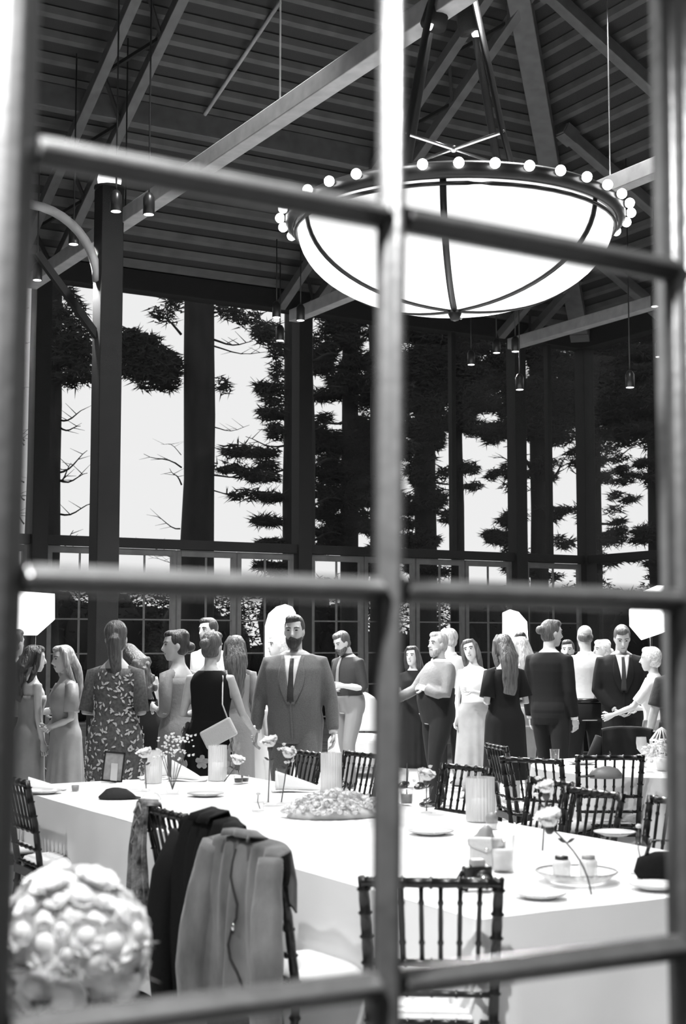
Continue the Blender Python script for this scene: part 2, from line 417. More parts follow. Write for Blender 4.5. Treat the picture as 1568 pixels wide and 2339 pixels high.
# column with arched brace and lit globe
p = atY(237, 1300, 14.6); t = thing('arched_post', 'dark steel post with arched brace and lit globe', 'post', (p.x, p.y, 0), ALPHA)
cv = uv(p)[1]; ctop = ztop(432, p.y)
MB().box((0, 0, ctop / 2), (.24, .24, ctop)).build('shaft', 'steel_dark', t, smooth=False, bevel=.01)
MB().box((0, 0, .03), (.4, .4, .06)).build('base_plate', 'steel_dark', t, smooth=False, bevel=.005)
ba = ztop(495, p.y); br = .7
MB().tube([(-.12 - br + br * math.sin(q * PI / 20), 0, ba - br + br * math.cos(q * PI / 20)) for q in range(-2, 11)], .05, 8).build('brace', 'steel', t)
MB().beam((-.1, .02, ztop(770, p.y)), (-.75, .02, ztop(600, p.y)), .07, .07).build('strut', 'steel_dark', t, smooth=False)
gz = ztop(410, p.y)
MB().ell((0, 0, gz), (.125, .125, .13), 16, 10).build('globe', 'globe', t)
MB().lathe([(.16, ctop), (.16, ctop + .02), (.06, ctop + .03), (.05, gz - .08)], 12).build('cap', 'steel_dark', t)

# ================================================================== CHANDELIER
cc = atY(1038, 515, 9.7); Rr = 1.16
CHS = .93
ch = thing('bowl_chandelier', 'large glowing bowl chandelier with dark ribs and ring of bulbs', 'chandelier', (cc.x, cc.y, cc.z))
ch.scale = (CHS,) * 3
DEP = .64
prof = []
for i in range(19):
    q = PI / 2 * i / 18; prof.append((max(.004, Rr * math.sin(q)), -DEP * math.cos(q) ** .92 if q < PI / 2 else 0))
MB().lathe(prof, 64, cap=False).build('bowl', 'bowl', ch)
ringm = MB(); n = 72
for i in range(n):
    q = 2 * PI * i / n
    for r, z in ((1.15, -.02), (1.2, -.035), (1.245, .0), (1.245, .055), (1.2, .085), (1.15, .075)): ringm.v.append(Vector((r * math.cos(q), r * math.sin(q), z)))
for i in range(n):
    for j in range(6):
        a_, b_ = i * 6 + j, i * 6 + (j + 1) % 6; c_, d_ = ((i + 1) % n) * 6 + j, ((i + 1) % n) * 6 + (j + 1) % 6
        ringm.f.append((a_, c_, d_, b_))
ringm.build('rim', 'brass', ch)
MB().tube([(1.175 * math.cos(2 * PI * i / 48), 1.175 * math.sin(2 * PI * i / 48), -.06) for i in range(49)], .014, 6).build('rim_bead', 'brass', ch)
for kk in range(6):
    an = R(-98 + 60 * kk); m = MB()
    pts = [(r * 1.004, z - .004) for r, z in prof]
    for r, z in pts:
        hw = .022 if r > .1 else .012
        for s in (-1, 1): m.v.append(Vector((r * math.cos(an) - s * hw * math.sin(an), r * math.sin(an) + s * hw * math.cos(an), z)))
    m.f = [(2 * i, 2 * i + 1, 2 * i + 3, 2 * i + 2) for i in range(len(pts) - 1)]
    m.build('rib', 'brass', ch, solid=.012)
MB().lathe([(.005, -.72), (.03, -.71), (.05, -.665), (.05, -.635)], 14).build('finial', 'brass', ch)
bs = None
for i in range(34):
    q = 2 * PI * i / 34 + .04; loc = (1.285 * math.cos(q), 1.285 * math.sin(q), .04)
    if bs is None:
        bs = MB().ell((0, 0, 0), (.036, .036, .036), 12, 8).build('bulb', 'bulb', ch); bs.location = loc
        sk = MB().tube([(-.07, 0, 0), (-.03, 0, 0)], .022, 8).build('socket', 'brass', bs); bs.rotation_euler = (0, 0, q)
    else: nb = rep(bs, ch, loc, (0, 0, q)); rep(sk, nb)
for i in range(4):
    q = R(42 + 90 * i); c, s = math.cos(q), math.sin(q)
    pts = [(.74 * c, .74 * s, .05), (.6 * c, .6 * s, .2), (.48 * c, .48 * s, .6), (.36 * c, .36 * s, 1.1), (.16 * c, .16 * s, 1.9)]
    MB().tube([(.72 * c, .72 * s, .06), (1.17 * c, 1.17 * s, .05)], .02, 6).build('spoke', 'brass', ch)
    MB().tube(pts, [(.012, .04)] * 5, 8, hint=Vector((c, s, 0))).build('arm', 'brass', ch)
for q in (R(42), R(132)):
    c, s = math.cos(q) * .5, math.sin(q) * .5
    MB().tube([(-c, -s, .58), (c, s, .58)], .013, 8).build('cross_rod', 'rod', ch)
MB().ell((0, 0, .58), (.028, .028, .028)).build('cross_knob', 'rod', ch)
hubtop = (min(6.35 + .51 * (uv(cc)[1] - 1.3), deck_z(uv(cc)[1])) - cc.z - .02) / CHS
MB().lathe([(.02, 1.62), (.12, 1.7), (.17, 1.85), (.18, 2.15), (.08, 2.25)], 20).build('hub', 'brass', ch)
MB().tube([(0, 0, 2.2), (0, 0, hubtop)], .05, 10).build('down_pole', 'brass', ch)
for q in (R(200), R(20)):
    c, s = math.cos(q), math.sin(q)
    hd = MB().tube([(.08 * c, .08 * s, 1.8), (.16 * c, .16 * s, 1.5)], [.08, .1], 12).build('spot_head', 'steel_dark', ch)
    MB().tube([(.17 * c, .17 * s, 1.495), (.215 * c, .215 * s, 1.506)], .03, 12).build('lens', 'lens', hd)

# ================================================================== DOWNLIGHTS
def downlight(p, label, target=None, power=0, size=70, tilt=0, r=.055, stem=None):
    t = thing('downlight', label, 'lamp', (p.x, p.y, p.z), ALPHA, 'ceiling downlights')
    MB().lathe([(r, 0), (r, .16), (r * .6, .2), (r * .3, .21)], 16).build('can', 'blackmetal', t)
    MB().lathe([(.004, -.004), (r * .85, -.002), (r * .85, .012), (.004, .012)], 16).build('lens', 'lens', t)
    ht = stem if stem else .06
    MB().tube([(0, 0, .2), (0, 0, .2 + ht)], .009, 6).build('stem', 'blackmetal', t)
    if power:
        l = spot(t, (0, 0, -.03), (0, 0, -1), power, size); tw = Vector(target) - p
        tl = Matrix.Rotation(-ALPHA, 3, 'Z') @ tw; l.rotation_euler = tl.to_track_quat('-Z', 'Y').to_euler()
    return t
DANCE = [bw(8, 13), bw(10, 12), bw(11.5, 10), bw(6, 11.5), bw(9, 10)]
vis = [(85, 640, 5.7), (168, 558, 5.74), (265, 483, 5.74), (340, 490, 5.6), (632, 725, 5.74), (687, 732, 5.7), (640, 778, 5.55), (1498, 700, 5.6), (1135, 806, 5.65), (1178, 803, 5.5), (1077, 833, 5.6), (1508, 815, 5.1), (1440, 885, 4.7), (1188, 890, 4.9)]  # three low long-stemmed ones stand in for reflections on the glass
names = ['end of the light tie beam by the glazed wall', 'light tie beam above the arched post', 'light tie beam next to the arched post', 'stem hung beside the light tie beam', 'end of the tie beam behind the chandelier', 'stem just beyond the tie beam behind the chandelier', 'low stem near the pine trunk window', 'tie beam near the hip corner', 'glazed corner', 'stem in front of the glazed corner', 'long stem left of the glazed corner, standing in for a reflection', 'long stem by the right glazed wall', 'longest stem by the right glazed wall, standing in for a reflection', 'long stem before the corner mullion, standing in for a reflection']
for i, ((px, py, z), nm) in enumerate(zip(vis, names)):
    p = atZ(px, py, z); u, v = uv(p)
    if v > 16.5: p = atV(px, py, 16.5); u, v = uv(p)
    if u > 13.7: d = ray(px, py); p = EYEV + d * (13.7 / d.dot(UX)); u, v = uv(p)
    top = min(deck_z(v), 6.35 + .51 * (UR - u))
    near = [uu for uu in (5.45, 9.1, 12.75) if abs(uu - u) < .12]
    stem = (5.92 - p.z - .2) if near else top - p.z - .22
    pw = {1: 2000, 2: 2000, 3: 1600, 4: 2600, 5: 2000, 7: 2400, 8: 2000}.get(i, 0)
    downlight(p, 'small black downlight on ' + nm, DANCE[i % 5], pw, 75, stem=max(.03, stem))
HALL_FILL = [((2.9, 4.6), 6.0, bw(3.2, 4.6, .8), 560, 'near half of the long table'), ((3.4, 7.2), 6.3, bw(3.4, 7.2, .8), 600, 'far half of the long table'), ((6.9, 8.2), 8.4, bw(6.8, 8, .8), 1500, 'round table'), ((.75, 1.85), 4.4, bw(.88, 2.44, 1.1), 750, 'flower ball by the window'),
        ((-1.2, 5.2), 5.2, bw(2.6, 5.4, .4), 560, 'row of jacketed chairs'), ((5.2, 10.2), 8.2, bw(5.6, 12.4, 1), 1350, 'guests with pale gowns'), ((8.3, 9.2), 8.4, bw(9, 12, 1), 1400, 'suited guests')]
for (u, v), z, tg, pw, nm in HALL_FILL:  # unseen downlights added to brighten tables, flowers and guests
    p = bw(u, v, z); zc = min(6.35 + .51 * (v - 1.3), deck_z(v), 6.35 + .51 * (UR - u))
    downlight(p, 'added unseen downlight brightening the ' + nm, tg, pw, 95, stem=zc - z - .2)

# unseen lamp added outdoors above the window to brighten the upper glazing bars
p = bw(.12, VN - .2, 2.6); t = thing('added_lantern', 'added unseen outdoor lamp that brightens the upper glazing bars', 'lamp', p, ALPHA)
MB().box((0, .185, .05), (.12, .02, .24)).build('back_plate', 'blackmetal', t, smooth=False, bevel=.004)
MB().tube([(0, .18, .1), (0, .08, .16), (0, 0, .13)], .012, 8).build('arm', 'blackmetal', t)
MB().lathe([(.055, .0), (.06, .1), (.02, .14), (.005, .15)], 16, cap=False).build('shade', 'blackmetal', t)
MB().lathe([(.003, .02), (.03, .03), (.035, .06), (.003, .09)], 12).build('bulb', 'globe', t)
spot(t, (0, 0, .0), (.85, .05, -1), 800, 84, .8, .05)
# ================================================================== TREES OUTSIDE
def needles(mb, c, r, n, ln=.17, wd=.014):
    n = int(n * 2.2)
    for _ in range(n):
        th = random.uniform(0, 2 * PI); q = random.random() ** .5
        p = Vector((c[0] + r[0] * q * math.cos(th), c[1] + r[1] * random.uniform(-1, 1), c[2] + r[2] * q * math.sin(th)))
        d = Vector((random.uniform(-1, 1), random.uniform(-.5, .5), random.uniform(-.5, .35))).normalized() * ln * random.uniform(.6, 1.3)
        s = d.cross(Vector((random.uniform(-.4, .4), 1, random.uniform(-.4, .4)))).normalized() * wd
        b = len(mb.v); mb.v += [p - s, p + s, p + d]; mb.f.append((b, b + 1, b + 2))
def tree(label, px, Y, wpx, tops, branches, clumps, zt=13.5, name='pine_tree', lean=0, bark='bark'):
    b = atY(px, 1470, Y); t = thing(name, label, 'tree', (b.x, Y, -.05), 0, 'trees beyond the glass')
    r = wpx / 2 / F * Y; m = MB(); k = 12
    pts = []; rr = []
    for i in range(k + 1):
        z = zt * i / k
        pts.append((lean * z + random.uniform(-.02, .02), random.uniform(-.02, .02), z)); rr.append(r * (1.12 - .32 * i / k) * random.uniform(.96, 1.04))
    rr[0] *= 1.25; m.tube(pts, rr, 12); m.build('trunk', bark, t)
    for (x0, y0, x1, y1, th) in branches:
        p = atY(x0, y0, Y) - Vector((b.x, Y, -.05)); q = atY(x1, y1, Y) - Vector((b.x, Y, -.05)); dy = random.uniform(-.3, .3); m = MB()
        pts = []
        for i in range(7):
            f = i / 6; pp = p.lerp(q, f) + Vector((0, dy * f, .05 * math.sin(f * 5 + x0))) ; pts.append(pp)
        m.tube(pts, [th * (1 - .75 * i / 6) for i in range(7)], 5)
        for i in (2, 3, 4, 5):
            e = pts[i] + Vector((random.choice((-1, 1)) * .2, random.uniform(-.1, .1), random.uniform(-.05, .22)))
            m.tube([pts[i], e], [th * .4, th * .12], 4)
        m.build('branch', bark, t)
    if clumps:
        m = MB()
        for (cx, cy, rx, ry, n) in clumps:
            c = atY(cx, cy, Y) - Vector((b.x, Y, -.05)); s = Y / F
            needles(m, c, (rx * s, .5, ry * s), n)
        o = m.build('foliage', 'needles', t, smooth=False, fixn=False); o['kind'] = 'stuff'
    return t
def scatter(x0, x1, y0, y1, n, rx, ry, k):
    return [(random.uniform(x0, x1), random.uniform(y0, y1), rx * random.uniform(.5, 1.3), ry * random.uniform(.5, 1.4), int(k * random.uniform(.6, 1.3))) for _ in range(n)]
tree('thick bare pine trunk beside the arched post', 93, 24, 78, 0,
     [(135, y, x1, y1, .02) for y, x1, y1 in ((1080, 195, 1032), (1100, 165, 1068), (1098, 204, 1090), (1175, 204, 1152), (960, 200, 945), (975, 190, 985), (1260, 160, 1215))] +
     [(55, y, x1, y1, .015) for y, x1, y1 in ((1095, 18, 1090), (1135, 22, 1130), (1190, 30, 1175), (1000, 30, 985), (880, 30, 900), (1010, 34, 1000))] + [(130, 835, 205, 800, .03), (130, 790, 200, 770, .03), (60, 780, 15, 790, .02)],
     [(170, 800, 50, 26, 420), (185, 850, 30, 20, 160), (165, 760, 40, 26, 200), (150, 710, 22, 16, 50), (160, 830, 40, 8, 160)] + scatter(140, 200, 660, 870, 8, 18, 10, 40) + scatter(15, 50, 680, 900, 6, 10, 8, 14))
tree('tall straight pine trunk standing free against white sky', 450, 25, 72, 0,
     [(415, 1070, 325, 1028, .016), (415, 1110, 388, 1065, .016), (412, 1205, 348, 1182, .014), (412, 1272, 320, 1245, .016), (412, 1278, 340, 1282, .008), (486, 780, 580, 790, .022), (486, 795, 615, 805, .016), (486, 720, 560, 690, .02), (486, 980, 570, 975, .012),
      (486, 1090, 600, 1080, .018), (414, 830, 280, 800, .035), (414, 760, 345, 705, .025), (414, 850, 300, 830, .03), (486, 1125, 600, 1130, .012), (414, 1035, 365, 1005, .008)],
     [(340, 845, 70, 22, 700), (320, 790, 55, 22, 460), (380, 830, 36, 26, 330), (385, 870, 22, 16, 120), (300, 770, 30, 14, 150), (330, 815, 60, 8, 240), (395, 690, 20, 14, 60), (370, 720, 30, 10, 50), (520, 705, 34, 14, 70), (560, 725, 40, 14, 90), (600, 760, 24, 16, 130), (510, 880, 14, 14, 40), (350, 880, 40, 8, 70),
      (545, 1030, 40, 10, 130), (530, 1070, 40, 8, 90), (580, 1085, 40, 8, 110), (560, 1130, 40, 8, 70)])
tree('dark pine trunk with drooping needle branches by the tie beam end', 682, 27, 72, 0,
     [(650, y, x, y2, .022) for y, x, y2 in ((885, 585, 890), (945, 590, 935), (1020, 560, 1000), (1075, 540, 1080), (1130, 550, 1120), (1190, 575, 1180), (1240, 580, 1235), (1300, 580, 1290), (790, 590, 770))] + [(715, y, 780, y - 15, .03) for y in (820, 900, 980, 1060, 1150, 1230)],
     [(615, 888, 34, 9, 200), (625, 915, 24, 14, 90), (620, 945, 30, 9, 170), (632, 985, 20, 16, 130), (600, 1035, 40, 8, 150), (610, 1062, 24, 10, 90), (600, 1090, 40, 8, 150), (620, 1135, 34, 8, 150), (610, 1190, 34, 8, 190), (620, 1240, 30, 8, 160), (615, 1292, 34, 9, 190), (640, 1310, 20, 8, 80), (615, 760, 30, 18, 120), (635, 800, 22, 14, 90), (635, 850, 14, 24, 70)])
tree('dense pine crown behind the upright glazing bar', 800, 29, 40, 0, [(800, y, 800 + s * 90, y - 12, .03) for y, s in ((840, -1), (900, 1), (970, -1), (1050, 1), (1120, -1), (1200, 1))],
     scatter(715, 880, 700, 930, 34, 30, 16, 190) + scatter(715, 880, 980, 1130, 34, 36, 16, 230) + scatter(715, 880, 1130, 1310, 22, 34, 10, 170) + scatter(725, 880, 930, 990, 5, 26, 8, 90))
tree('slim pine trunk half hidden by the upright glazing bar', 862, 28, 34, 0, [], scatter(840, 930, 760, 1300, 24, 26, 14, 140))
tree('broad dark pine behind the crowd of guests', 975, 30, 48, 0, [(975, y, 975 + s * 80, y - 10, .03) for y, s in ((1040, -1), (1110, 1), (1200, -1))],
     scatter(920, 1010, 700, 1010, 40, 36, 20, 240) + scatter(920, 1000, 1010, 1320, 30, 24, 12, 130))
tree('grey straight trunk beside the first mullion', 1046, 30, 30, 0, [], scatter(1010, 1100, 700, 1000, 30, 38, 20, 240) + [(1015, 1080, 14, 12, 60), (1070, 1070, 26, 12, 140), (1020, 1180, 14, 16, 80), (1080, 1110, 20, 8, 60)])
tree('thin trunk between the mullions', 1182, 31, 20, 0, [(1180, 1060, 1130, 1040, .02), (1180, 1200, 1130, 1180, .02), (1180, 1140, 1220, 1120, .02)],
     scatter(1100, 1230, 700, 995, 38, 38, 18, 240) + scatter(1125, 1225, 1060, 1110, 7, 26, 8, 80) + scatter(1125, 1180, 1160, 1240, 8, 24, 12, 100) + scatter(1120, 1225, 1240, 1320, 8, 24, 10, 60))
tree('leaning forked trunk near the glazed corner', 1236, 31, 40, 0, [(1225, 1090, 1160, 1000, .05), (1245, 1130, 1285, 1050, .05)],
     scatter(1225, 1320, 710, 1010, 36, 38, 18, 240) + scatter(1225, 1300, 1050, 1320, 13, 22, 9, 70))
tree('pale barked trunk in the corner panes', 1372, 32, 16, 0, [(1372, 1100, 1300, 1080, .03), (1372, 1200, 1440, 1180, .03), (1372, 1060, 1450, 1020, .03)],
     scatter(1310, 1460, 740, 1010, 64, 44, 20, 260) + scatter(1315, 1455, 1030, 1100, 9, 30, 8, 90) + scatter(1315, 1455, 1130, 1320, 17, 26, 8, 60))
tree('bushy pine outside the right glazed wall', 1500, 27, 26, 0, [(1500, 1000, 1450, 990, .03), (1500, 1150, 1560, 1140, .03)],
     scatter(1460, 1580, 740, 1010, 60, 40, 20, 240) + scatter(1465, 1580, 1020, 1330, 26, 24, 10, 100))
# low dark shrubs along the glass
sh = [(20, 32), (150, 31), (300, 33), (450, 31.5), (600, 33), (760, 32), (900, 33), (1040, 34), (1200, 35), (1350, 35), (1500, 33), (1600, 32)]
wd = ['the bare pine trunk', 'the arched post', 'the open white sky', 'the free standing pine', 'the drooping pine', 'the dense pine crown', 'the upright glazing bar', 'the grey straight trunk', 'the forked trunk', 'the pale barked trunk', 'the bushy pine', 'the end of the right glazed wall']
for (px, Y), nm in zip(sh, wd):
    zc = ztop(1322, Y) * random.uniform(.94, 1.03); b = atY(px, 1470, Y)
    t = thing('shrub', 'low dark shrub outside the glass by ' + nm, 'shrub', (b.x, Y, -.05), 0, 'shrubs outside')
    m = MB()
    for i in range(9): m.ell((random.uniform(-.8, .8), random.uniform(-.2, .2), zc * random.uniform(.25, .72)), (random.uniform(.35, .55), .3, zc * .27), 8, 6)
    m.ell((0, 0, zc * .18), (.7, .3, zc * .24), 10, 6)
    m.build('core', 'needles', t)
    m = MB(); needles(m, (0, 0, zc * .6), (1.15, .4, zc * .42), 500, .17, .02); needles(m, (0, 0, zc * .85), (.9, .4, zc * .13), 120, .15, .014)
    o = m.build('foliage', 'needles', t, smooth=False, fixn=False); o['kind'] = 'stuff'
# ================================================================== TABLES
ZT = .77
TU0, TU1, TV0, TV1 = 2.60, 4.10, 3.64, 8.38
def cloth(name, label, u0, u1, v0, v1, z=ZT, hem=.05):
    t = thing(name, label, 'tablecloth', (0, 0, 0), ALPHA)
    m = MB(); L = [(u0, v0), (u1, v0), (u1, v1), (u0, v1)]; per = []
    for (a, b), (c, d) in zip(L, L[1:] + L[:1]):
        n = int(max(abs(c - a), abs(d - b)) / .035)
        for i in range(n): f = i / n; per.append((a + (c - a) * f, b + (d - b) * f, (0 if a == c else (0)), f, n, (b - d, c - a)))
    rows = 14; N = len(per); pos = []
    acc = 0
    for x, y, _, f, n, nr in per:
        ln = math.hypot(*nr); nx, ny = -nr[0] / ln, -nr[1] / ln
        acc += .035; e = min(f, 1 - f) * n * .035
        pos.append((x, y, nx, ny, acc, e))
    cx_, cy_ = (u0 + u1) / 2, (v0 + v1) / 2
    for r in range(rows + 1):
        h = r / rows; zz = z - (z - hem) * h
        for x, y, nx, ny, s, e in pos:
            cr = math.exp(-e * e / .012)
            rad = .006 + .012 * min(1, h * 6) + h * (.03 * math.sin(s * 6.2 + math.sin(s * 1.7) * 2) + .012 * math.sin(s * 17) + .02) + cr * h * (.07 + .035 * math.cos(e * 55))
            ox = (1 if x > cx_ else -1) * .7; oy = (1 if y > cy_ else -1) * .7
            dx, dy = (nx * (1 - cr) + ox * cr, ny * (1 - cr) + oy * cr)
            m.v.append(Vector((x + dx * rad, y + dy * rad, zz if r else z)))
    for r in range(rows):
        for j in range(N): a = r * N + j; b = r * N + (j + 1) % N; m.f.append((a, a + N, b + N, b))
    m.build('drop', 'linen', t)
    tp = MB(); nu, nv = 10, 30
    tp.grid(lambda a, b: (u0 - .006 + (u1 - u0 + .012) * a, v0 - .006 + (v1 - v0 + .012) * b, z + .0015 * math.sin(a * 9 + b * 23)), nu, nv); tp.build('top', 'linen', t)
    return t
tb = thing('banquet_table', 'long banquet table under the white floor-length cloth', 'table', (0, 0, 0), ALPHA)
MB().box(((TU0 + TU1) / 2, (TV0 + TV1) / 2, ZT - .02), (TU1 - TU0 - .03, TV1 - TV0 - .03, .025)).build('tabletop', 'wall', tb, smooth=False)
for u in (TU0 + .2, TU1 - .2):
    for v in (TV0 + .2, 5.2, 6.8, TV1 - .2): MB().tube([(u, v, 0), (u, v, ZT - .03)], .02, 8).build('leg', 'blackmetal', tb)
cloth('tablecloth', 'long white tablecloth on the banquet table in front of the suede jacket', TU0, TU1, TV0, TV1)
# round table beyond
rc = Vector((2.14, 9.9, 0)); RR = .86
t = thing('round_table', 'round dining table under the shorter white cloth', 'table', rc)
MB().lathe([(.02, ZT - .03), (RR - .03, ZT - .03), (RR - .03, ZT - .008), (.02, ZT - .008)], 40).build('tabletop', 'wall', t)
MB().lathe([(.28, 0), (.05, .06), (.05, ZT - .03)], 14).build('pedestal', 'blackmetal', t)
t = thing('tablecloth', 'round white tablecloth beyond the crossed black chairs', 'tablecloth', rc)
MB().rings([(ZT - (ZT - .05) * i / 12, RR + .01 * i / 12 * 6, RR + .01 * i / 12 * 6) for i in range(13)], 120, rip=lambda i, q: .035 * i / 12 * math.sin(q * 17 + math.sin(q * 3)), cap=False).build('drop', 'linen', t)
MB().lathe([(.002, ZT + .0015), (RR * .5, ZT + .0015), (RR, ZT)], 60, cap=False).build('top', 'linen', t)

# ================================================================== CHAIRS
def knot(pts, r, kn=3):                  # bamboo style turned bar with rings
    P = []; RR_ = []
    for i in range(len(pts) - 1):
        a, b = Vector(pts[i]), Vector(pts[i + 1])
        for k2 in range(kn):
            for f, s in ((0, 1), (.42, .92), (.5, 1.32), (.58, .92)):
                P.append(a.lerp(b, (k2 + f) / kn)); RR_.append(r * s)
    P.append(Vector(pts[-1])); RR_.append(r); return P, RR_
CH = {}
def chair_meshes():
    def kb(name, pts, r, n=8, kn=3): P, q = knot(pts, r, kn); CH[name] = MB().tube(P, q, n).mesh(name)
    for s, nm in ((-1, 'postL'), (1, 'postR')): kb(nm, [(s * .185, -.235, 0), (s * .18, -.195, .44), (s * .19, -.235, .7), (s * .2, -.285, .915)], .0165, 10, 3)
    for s, nm in ((-1, 'legL'), (1, 'legR')): kb(nm, [(s * .195, .2, 0), (s * .185, .185, .43)], .016, 10, 4)
    kb('top', [(-.205, -.285, .9), (.205, -.285, .9)], .016, 8, 5)
    kb('mid', [(-.19, -.232, .66), (.19, -.232, .66)], .011, 8, 5)
    kb('low', [(-.183, -.215, .565), (.183, -.215, .565)], .0095, 8, 5)
    kb('low2', [(-.18, -.2, .48), (.18, -.2, .48)], .0095, 8, 5)
    for i in range(6):
        x = -.145 + .058 * i; kb('sp%d' % i, [(x * .94, -.232, .66), (x, -.285, .9)], .0075, 6, 2)
    for z, y0, nm in ((.2, .19, 'st1'), (.12, .195, 'st2')): kb(nm, [(-.19, y0, z), (.19, y0, z)], .009, 6, 4)
    for s, nm in ((-1, 'ss1'), (1, 'ss2')): kb(nm, [(s * .187, -.21, .17), (s * .19, .19, .17)], .009, 6, 4)
    m = MB(); w2 = .2
    for (x0, y0, x1, y1) in ((-w2, -.2, w2, -.2), (-w2, .2, w2, .2), (-w2, -.2, -w2, .2), (w2, -.2, w2, .2)): m.beam((x0, y0, .435), (x1, y1, .435), .03, .045)
    m.box((0, 0, .45), (.39, .39, .015)); CH['frame'] = m.mesh('seat_frame', False)
    m = MB(); rs = []
    def sq(i, q):
        c, s = abs(math.cos(q)), abs(math.sin(q)); return (1 / max((c ** 5 + s ** 5) ** .2, .01)) - 1
    m.rings([(.457, .165, .165), (.462, .192, .19), (.478, .2, .198), (.497, .19, .188), (.508, .14, .14), (.511, .05, .05)], 36, rip=sq); CH['cushion'] = m.mesh('cushion')
chair_meshes()
PARTN = [('postL', 'back_post'), ('postR', 'back_post'), ('legL', 'front_leg'), ('legR', 'front_leg'), ('top', 'top_rail'), ('mid', 'back_rail'), ('low', 'back_rail'), ('low2', 'back_rail')] + [('sp%d' % i, 'spindle') for i in range(6)] + [('st1', 'stretcher'), ('st2', 'stretcher'), ('ss1', 'stretcher'), ('ss2', 'stretcher'), ('frame', 'seat_frame')]
def fdir(a): return Vector((math.sin(R(a)), -math.cos(R(a)), 0))
def chair(back, face, label, group='black chairs at the tables', z=0):
    d = fdir(face); loc = Vector((back[0], back[1], 0)) + d * .25
    t = thing('dining_chair', label, 'chair', (loc.x, loc.y, z), R(face) + PI, group)
    for k_, nm in PARTN: link(nm, CH[k_], 'black', t)
    link('seat_cushion', CH['cushion'], 'cushion', t); return t
def ub(u, v): p = bw(u, v); return (p.x, p.y)
def cback(px, py, z=.9): return atZ(px, py, z)
FU, FN = 120.3, -59.7
ch_suede = chair(ub(2.29, 4.5), FU, 'black spindle-back chair wearing the light suede jacket')
ch_black = chair(ub(2.42, 5.06), FU, 'black spindle-back chair under the black suit jacket')
ch_shawl = chair(ub(2.46, 5.62), FU, 'black spindle-back chair with a patterned shawl over its post')
chair(ub(2.36, 7.32), FU, 'black spindle-back chair at the far corner of the long table with white seat')
chair(ub(2.36, 7.95), FU, 'black spindle-back chair behind the far corner chair of the long table')
p = cback(985, 2012); chair((p.x, p.y), 176, 'black spindle-back chair alone at the near end of the long table')
p = cback(1345, 1812); chair((p.x, p.y), FN, 'tilted black chair back beside the drooping rose vase')
p = cback(1268, 1800); chair((p.x, p.y + .25), FN - 4, 'black chair tucked directly behind the tilted chair back')
p = cback(1545, 1835); chair((p.x, p.y), FN, 'black chair partly cut off beside the tall clear bottle')
p = cback(1055, 1755); chair((p.x, p.y), FN + 6, 'black chair across the table behind the large fluted candle glass')
p = cback(1145, 1706); chair((p.x, p.y), 103, 'black chair seen edge-on with shiny posts')
p = cback(1196, 1726); chair((p.x + .02, p.y - .35), 145, 'black chair turned half away next to the edge-on chair')
p = cback(1392, 1730); chair((p.x, p.y), 180, 'black chair drawn up squarely to the round table')
p = cback(690, 1722); chair((p.x, p.y), FN, 'black chair directly in front of the grey suit man')
p = cback(820, 1725); chair((p.x, p.y), FN + 4, 'black chair in front of the man looking at his hands')
ch_j2 = chair((2.3, 11.5), -12, 'black chair on the far side of the round table under a dark jacket')

# ---- garments on chairs (chair-local: back plane y=-.285, top z=.9)
def drape(name, label, cat, ch_, mname, w0, w1, back, front, sx=0, x0=0, ripple=.02, out=.03, seed=1, topz=.945):
    t = thing(name, label, cat, ch_.location, ch_.rotation_euler.z)
    rnd = random.Random(seed); ph = [rnd.uniform(0, 6) for _ in range(4)]
    def fn(a, b):
        x = (a - .5) * 2; s = b * (back + front)                    # s from outer hem over the rail to inner hem
        h = back - s
        if s < back:                                                # outer side hanging
            d = back - s; z = topz - d - .022 * (abs(x) ** 3); wd = w0 + (w1 - w0) * min(1, d / back); y = -.312 - out * math.sin(min(1, d / .25) * PI / 2) + .03 * min(d / .7, 1) - ripple * (d / back) * math.sin(x * 9 + ph[0] + d * 2) - .01 * math.sin(x * 17 + ph[1] + d * 6)
        else:
            d = s - back; z = topz - d - .022 * (abs(x) ** 3); wd = w0 * .97; y = -.255 + .02 * min(1, d / .1) + .008 * math.sin(x * 8 + ph[2])
        return (x0 + sx * (back - min(s, back)) + x * wd / 2, y, z)
    m = MB().grid(fn, 44, 60)
    o = m.build('body', mname, t, solid=.006); return t, fn
t, fn = drape('suede_jacket', 'light suede zip jacket hung over the chair with dark knit waistband', 'jacket', ch_suede, 'suede', .54, .62, .6, .2, ripple=.028, out=.035, seed=4)
m = MB().grid(lambda a, b: (Vector(fn(.08 + .84 * a, .0)) + Vector((0, -.006, -.075 * b + .01))), 40, 5); m.build('waistband', 'suede_dark', t, solid=.008)
m = MB()
m.tube([Vector(fn(.52 + .03 * math.sin(i), .02 + .68 * i / 12)) + Vector((0, -.006, 0)) for i in range(13)], .005, 5); m.build('zip', 'suede_dark', t)
MB().ell(Vector(fn(.53, .38)) + Vector((0, -.012, 0)), (.008, .006, .014)).build('zip_pull', 'rod', t)
for s, x in ((1, .265), (-1, -.255)):
    pts = [Vector((x * (.84 + .27 * math.sin(f * 2.1)) + .004 * math.sin(f * 11 + x * 9), -.318 - .05 * math.sin(f * 2.4), .9 - .66 * f)) for f in [i / 26 for i in range(27)]]
    MB().tube(pts, [(.05 + .022 * math.sin(min(1, f * 1.6) * 2.2) + .002 * math.sin(f * 26 + s), .038 + .012 * math.sin(f * 2.6) + .002 * math.sin(f * 31)) for f in [i / 26 for i in range(27)]], 16).build('sleeve', 'suede', t)
    MB().tube([(x * 1.06, -.35, .245), (x * 1.05, -.348, .19)], [(.045, .036), (.04, .032)], 12).build('cuff', 'suede_dark', t)
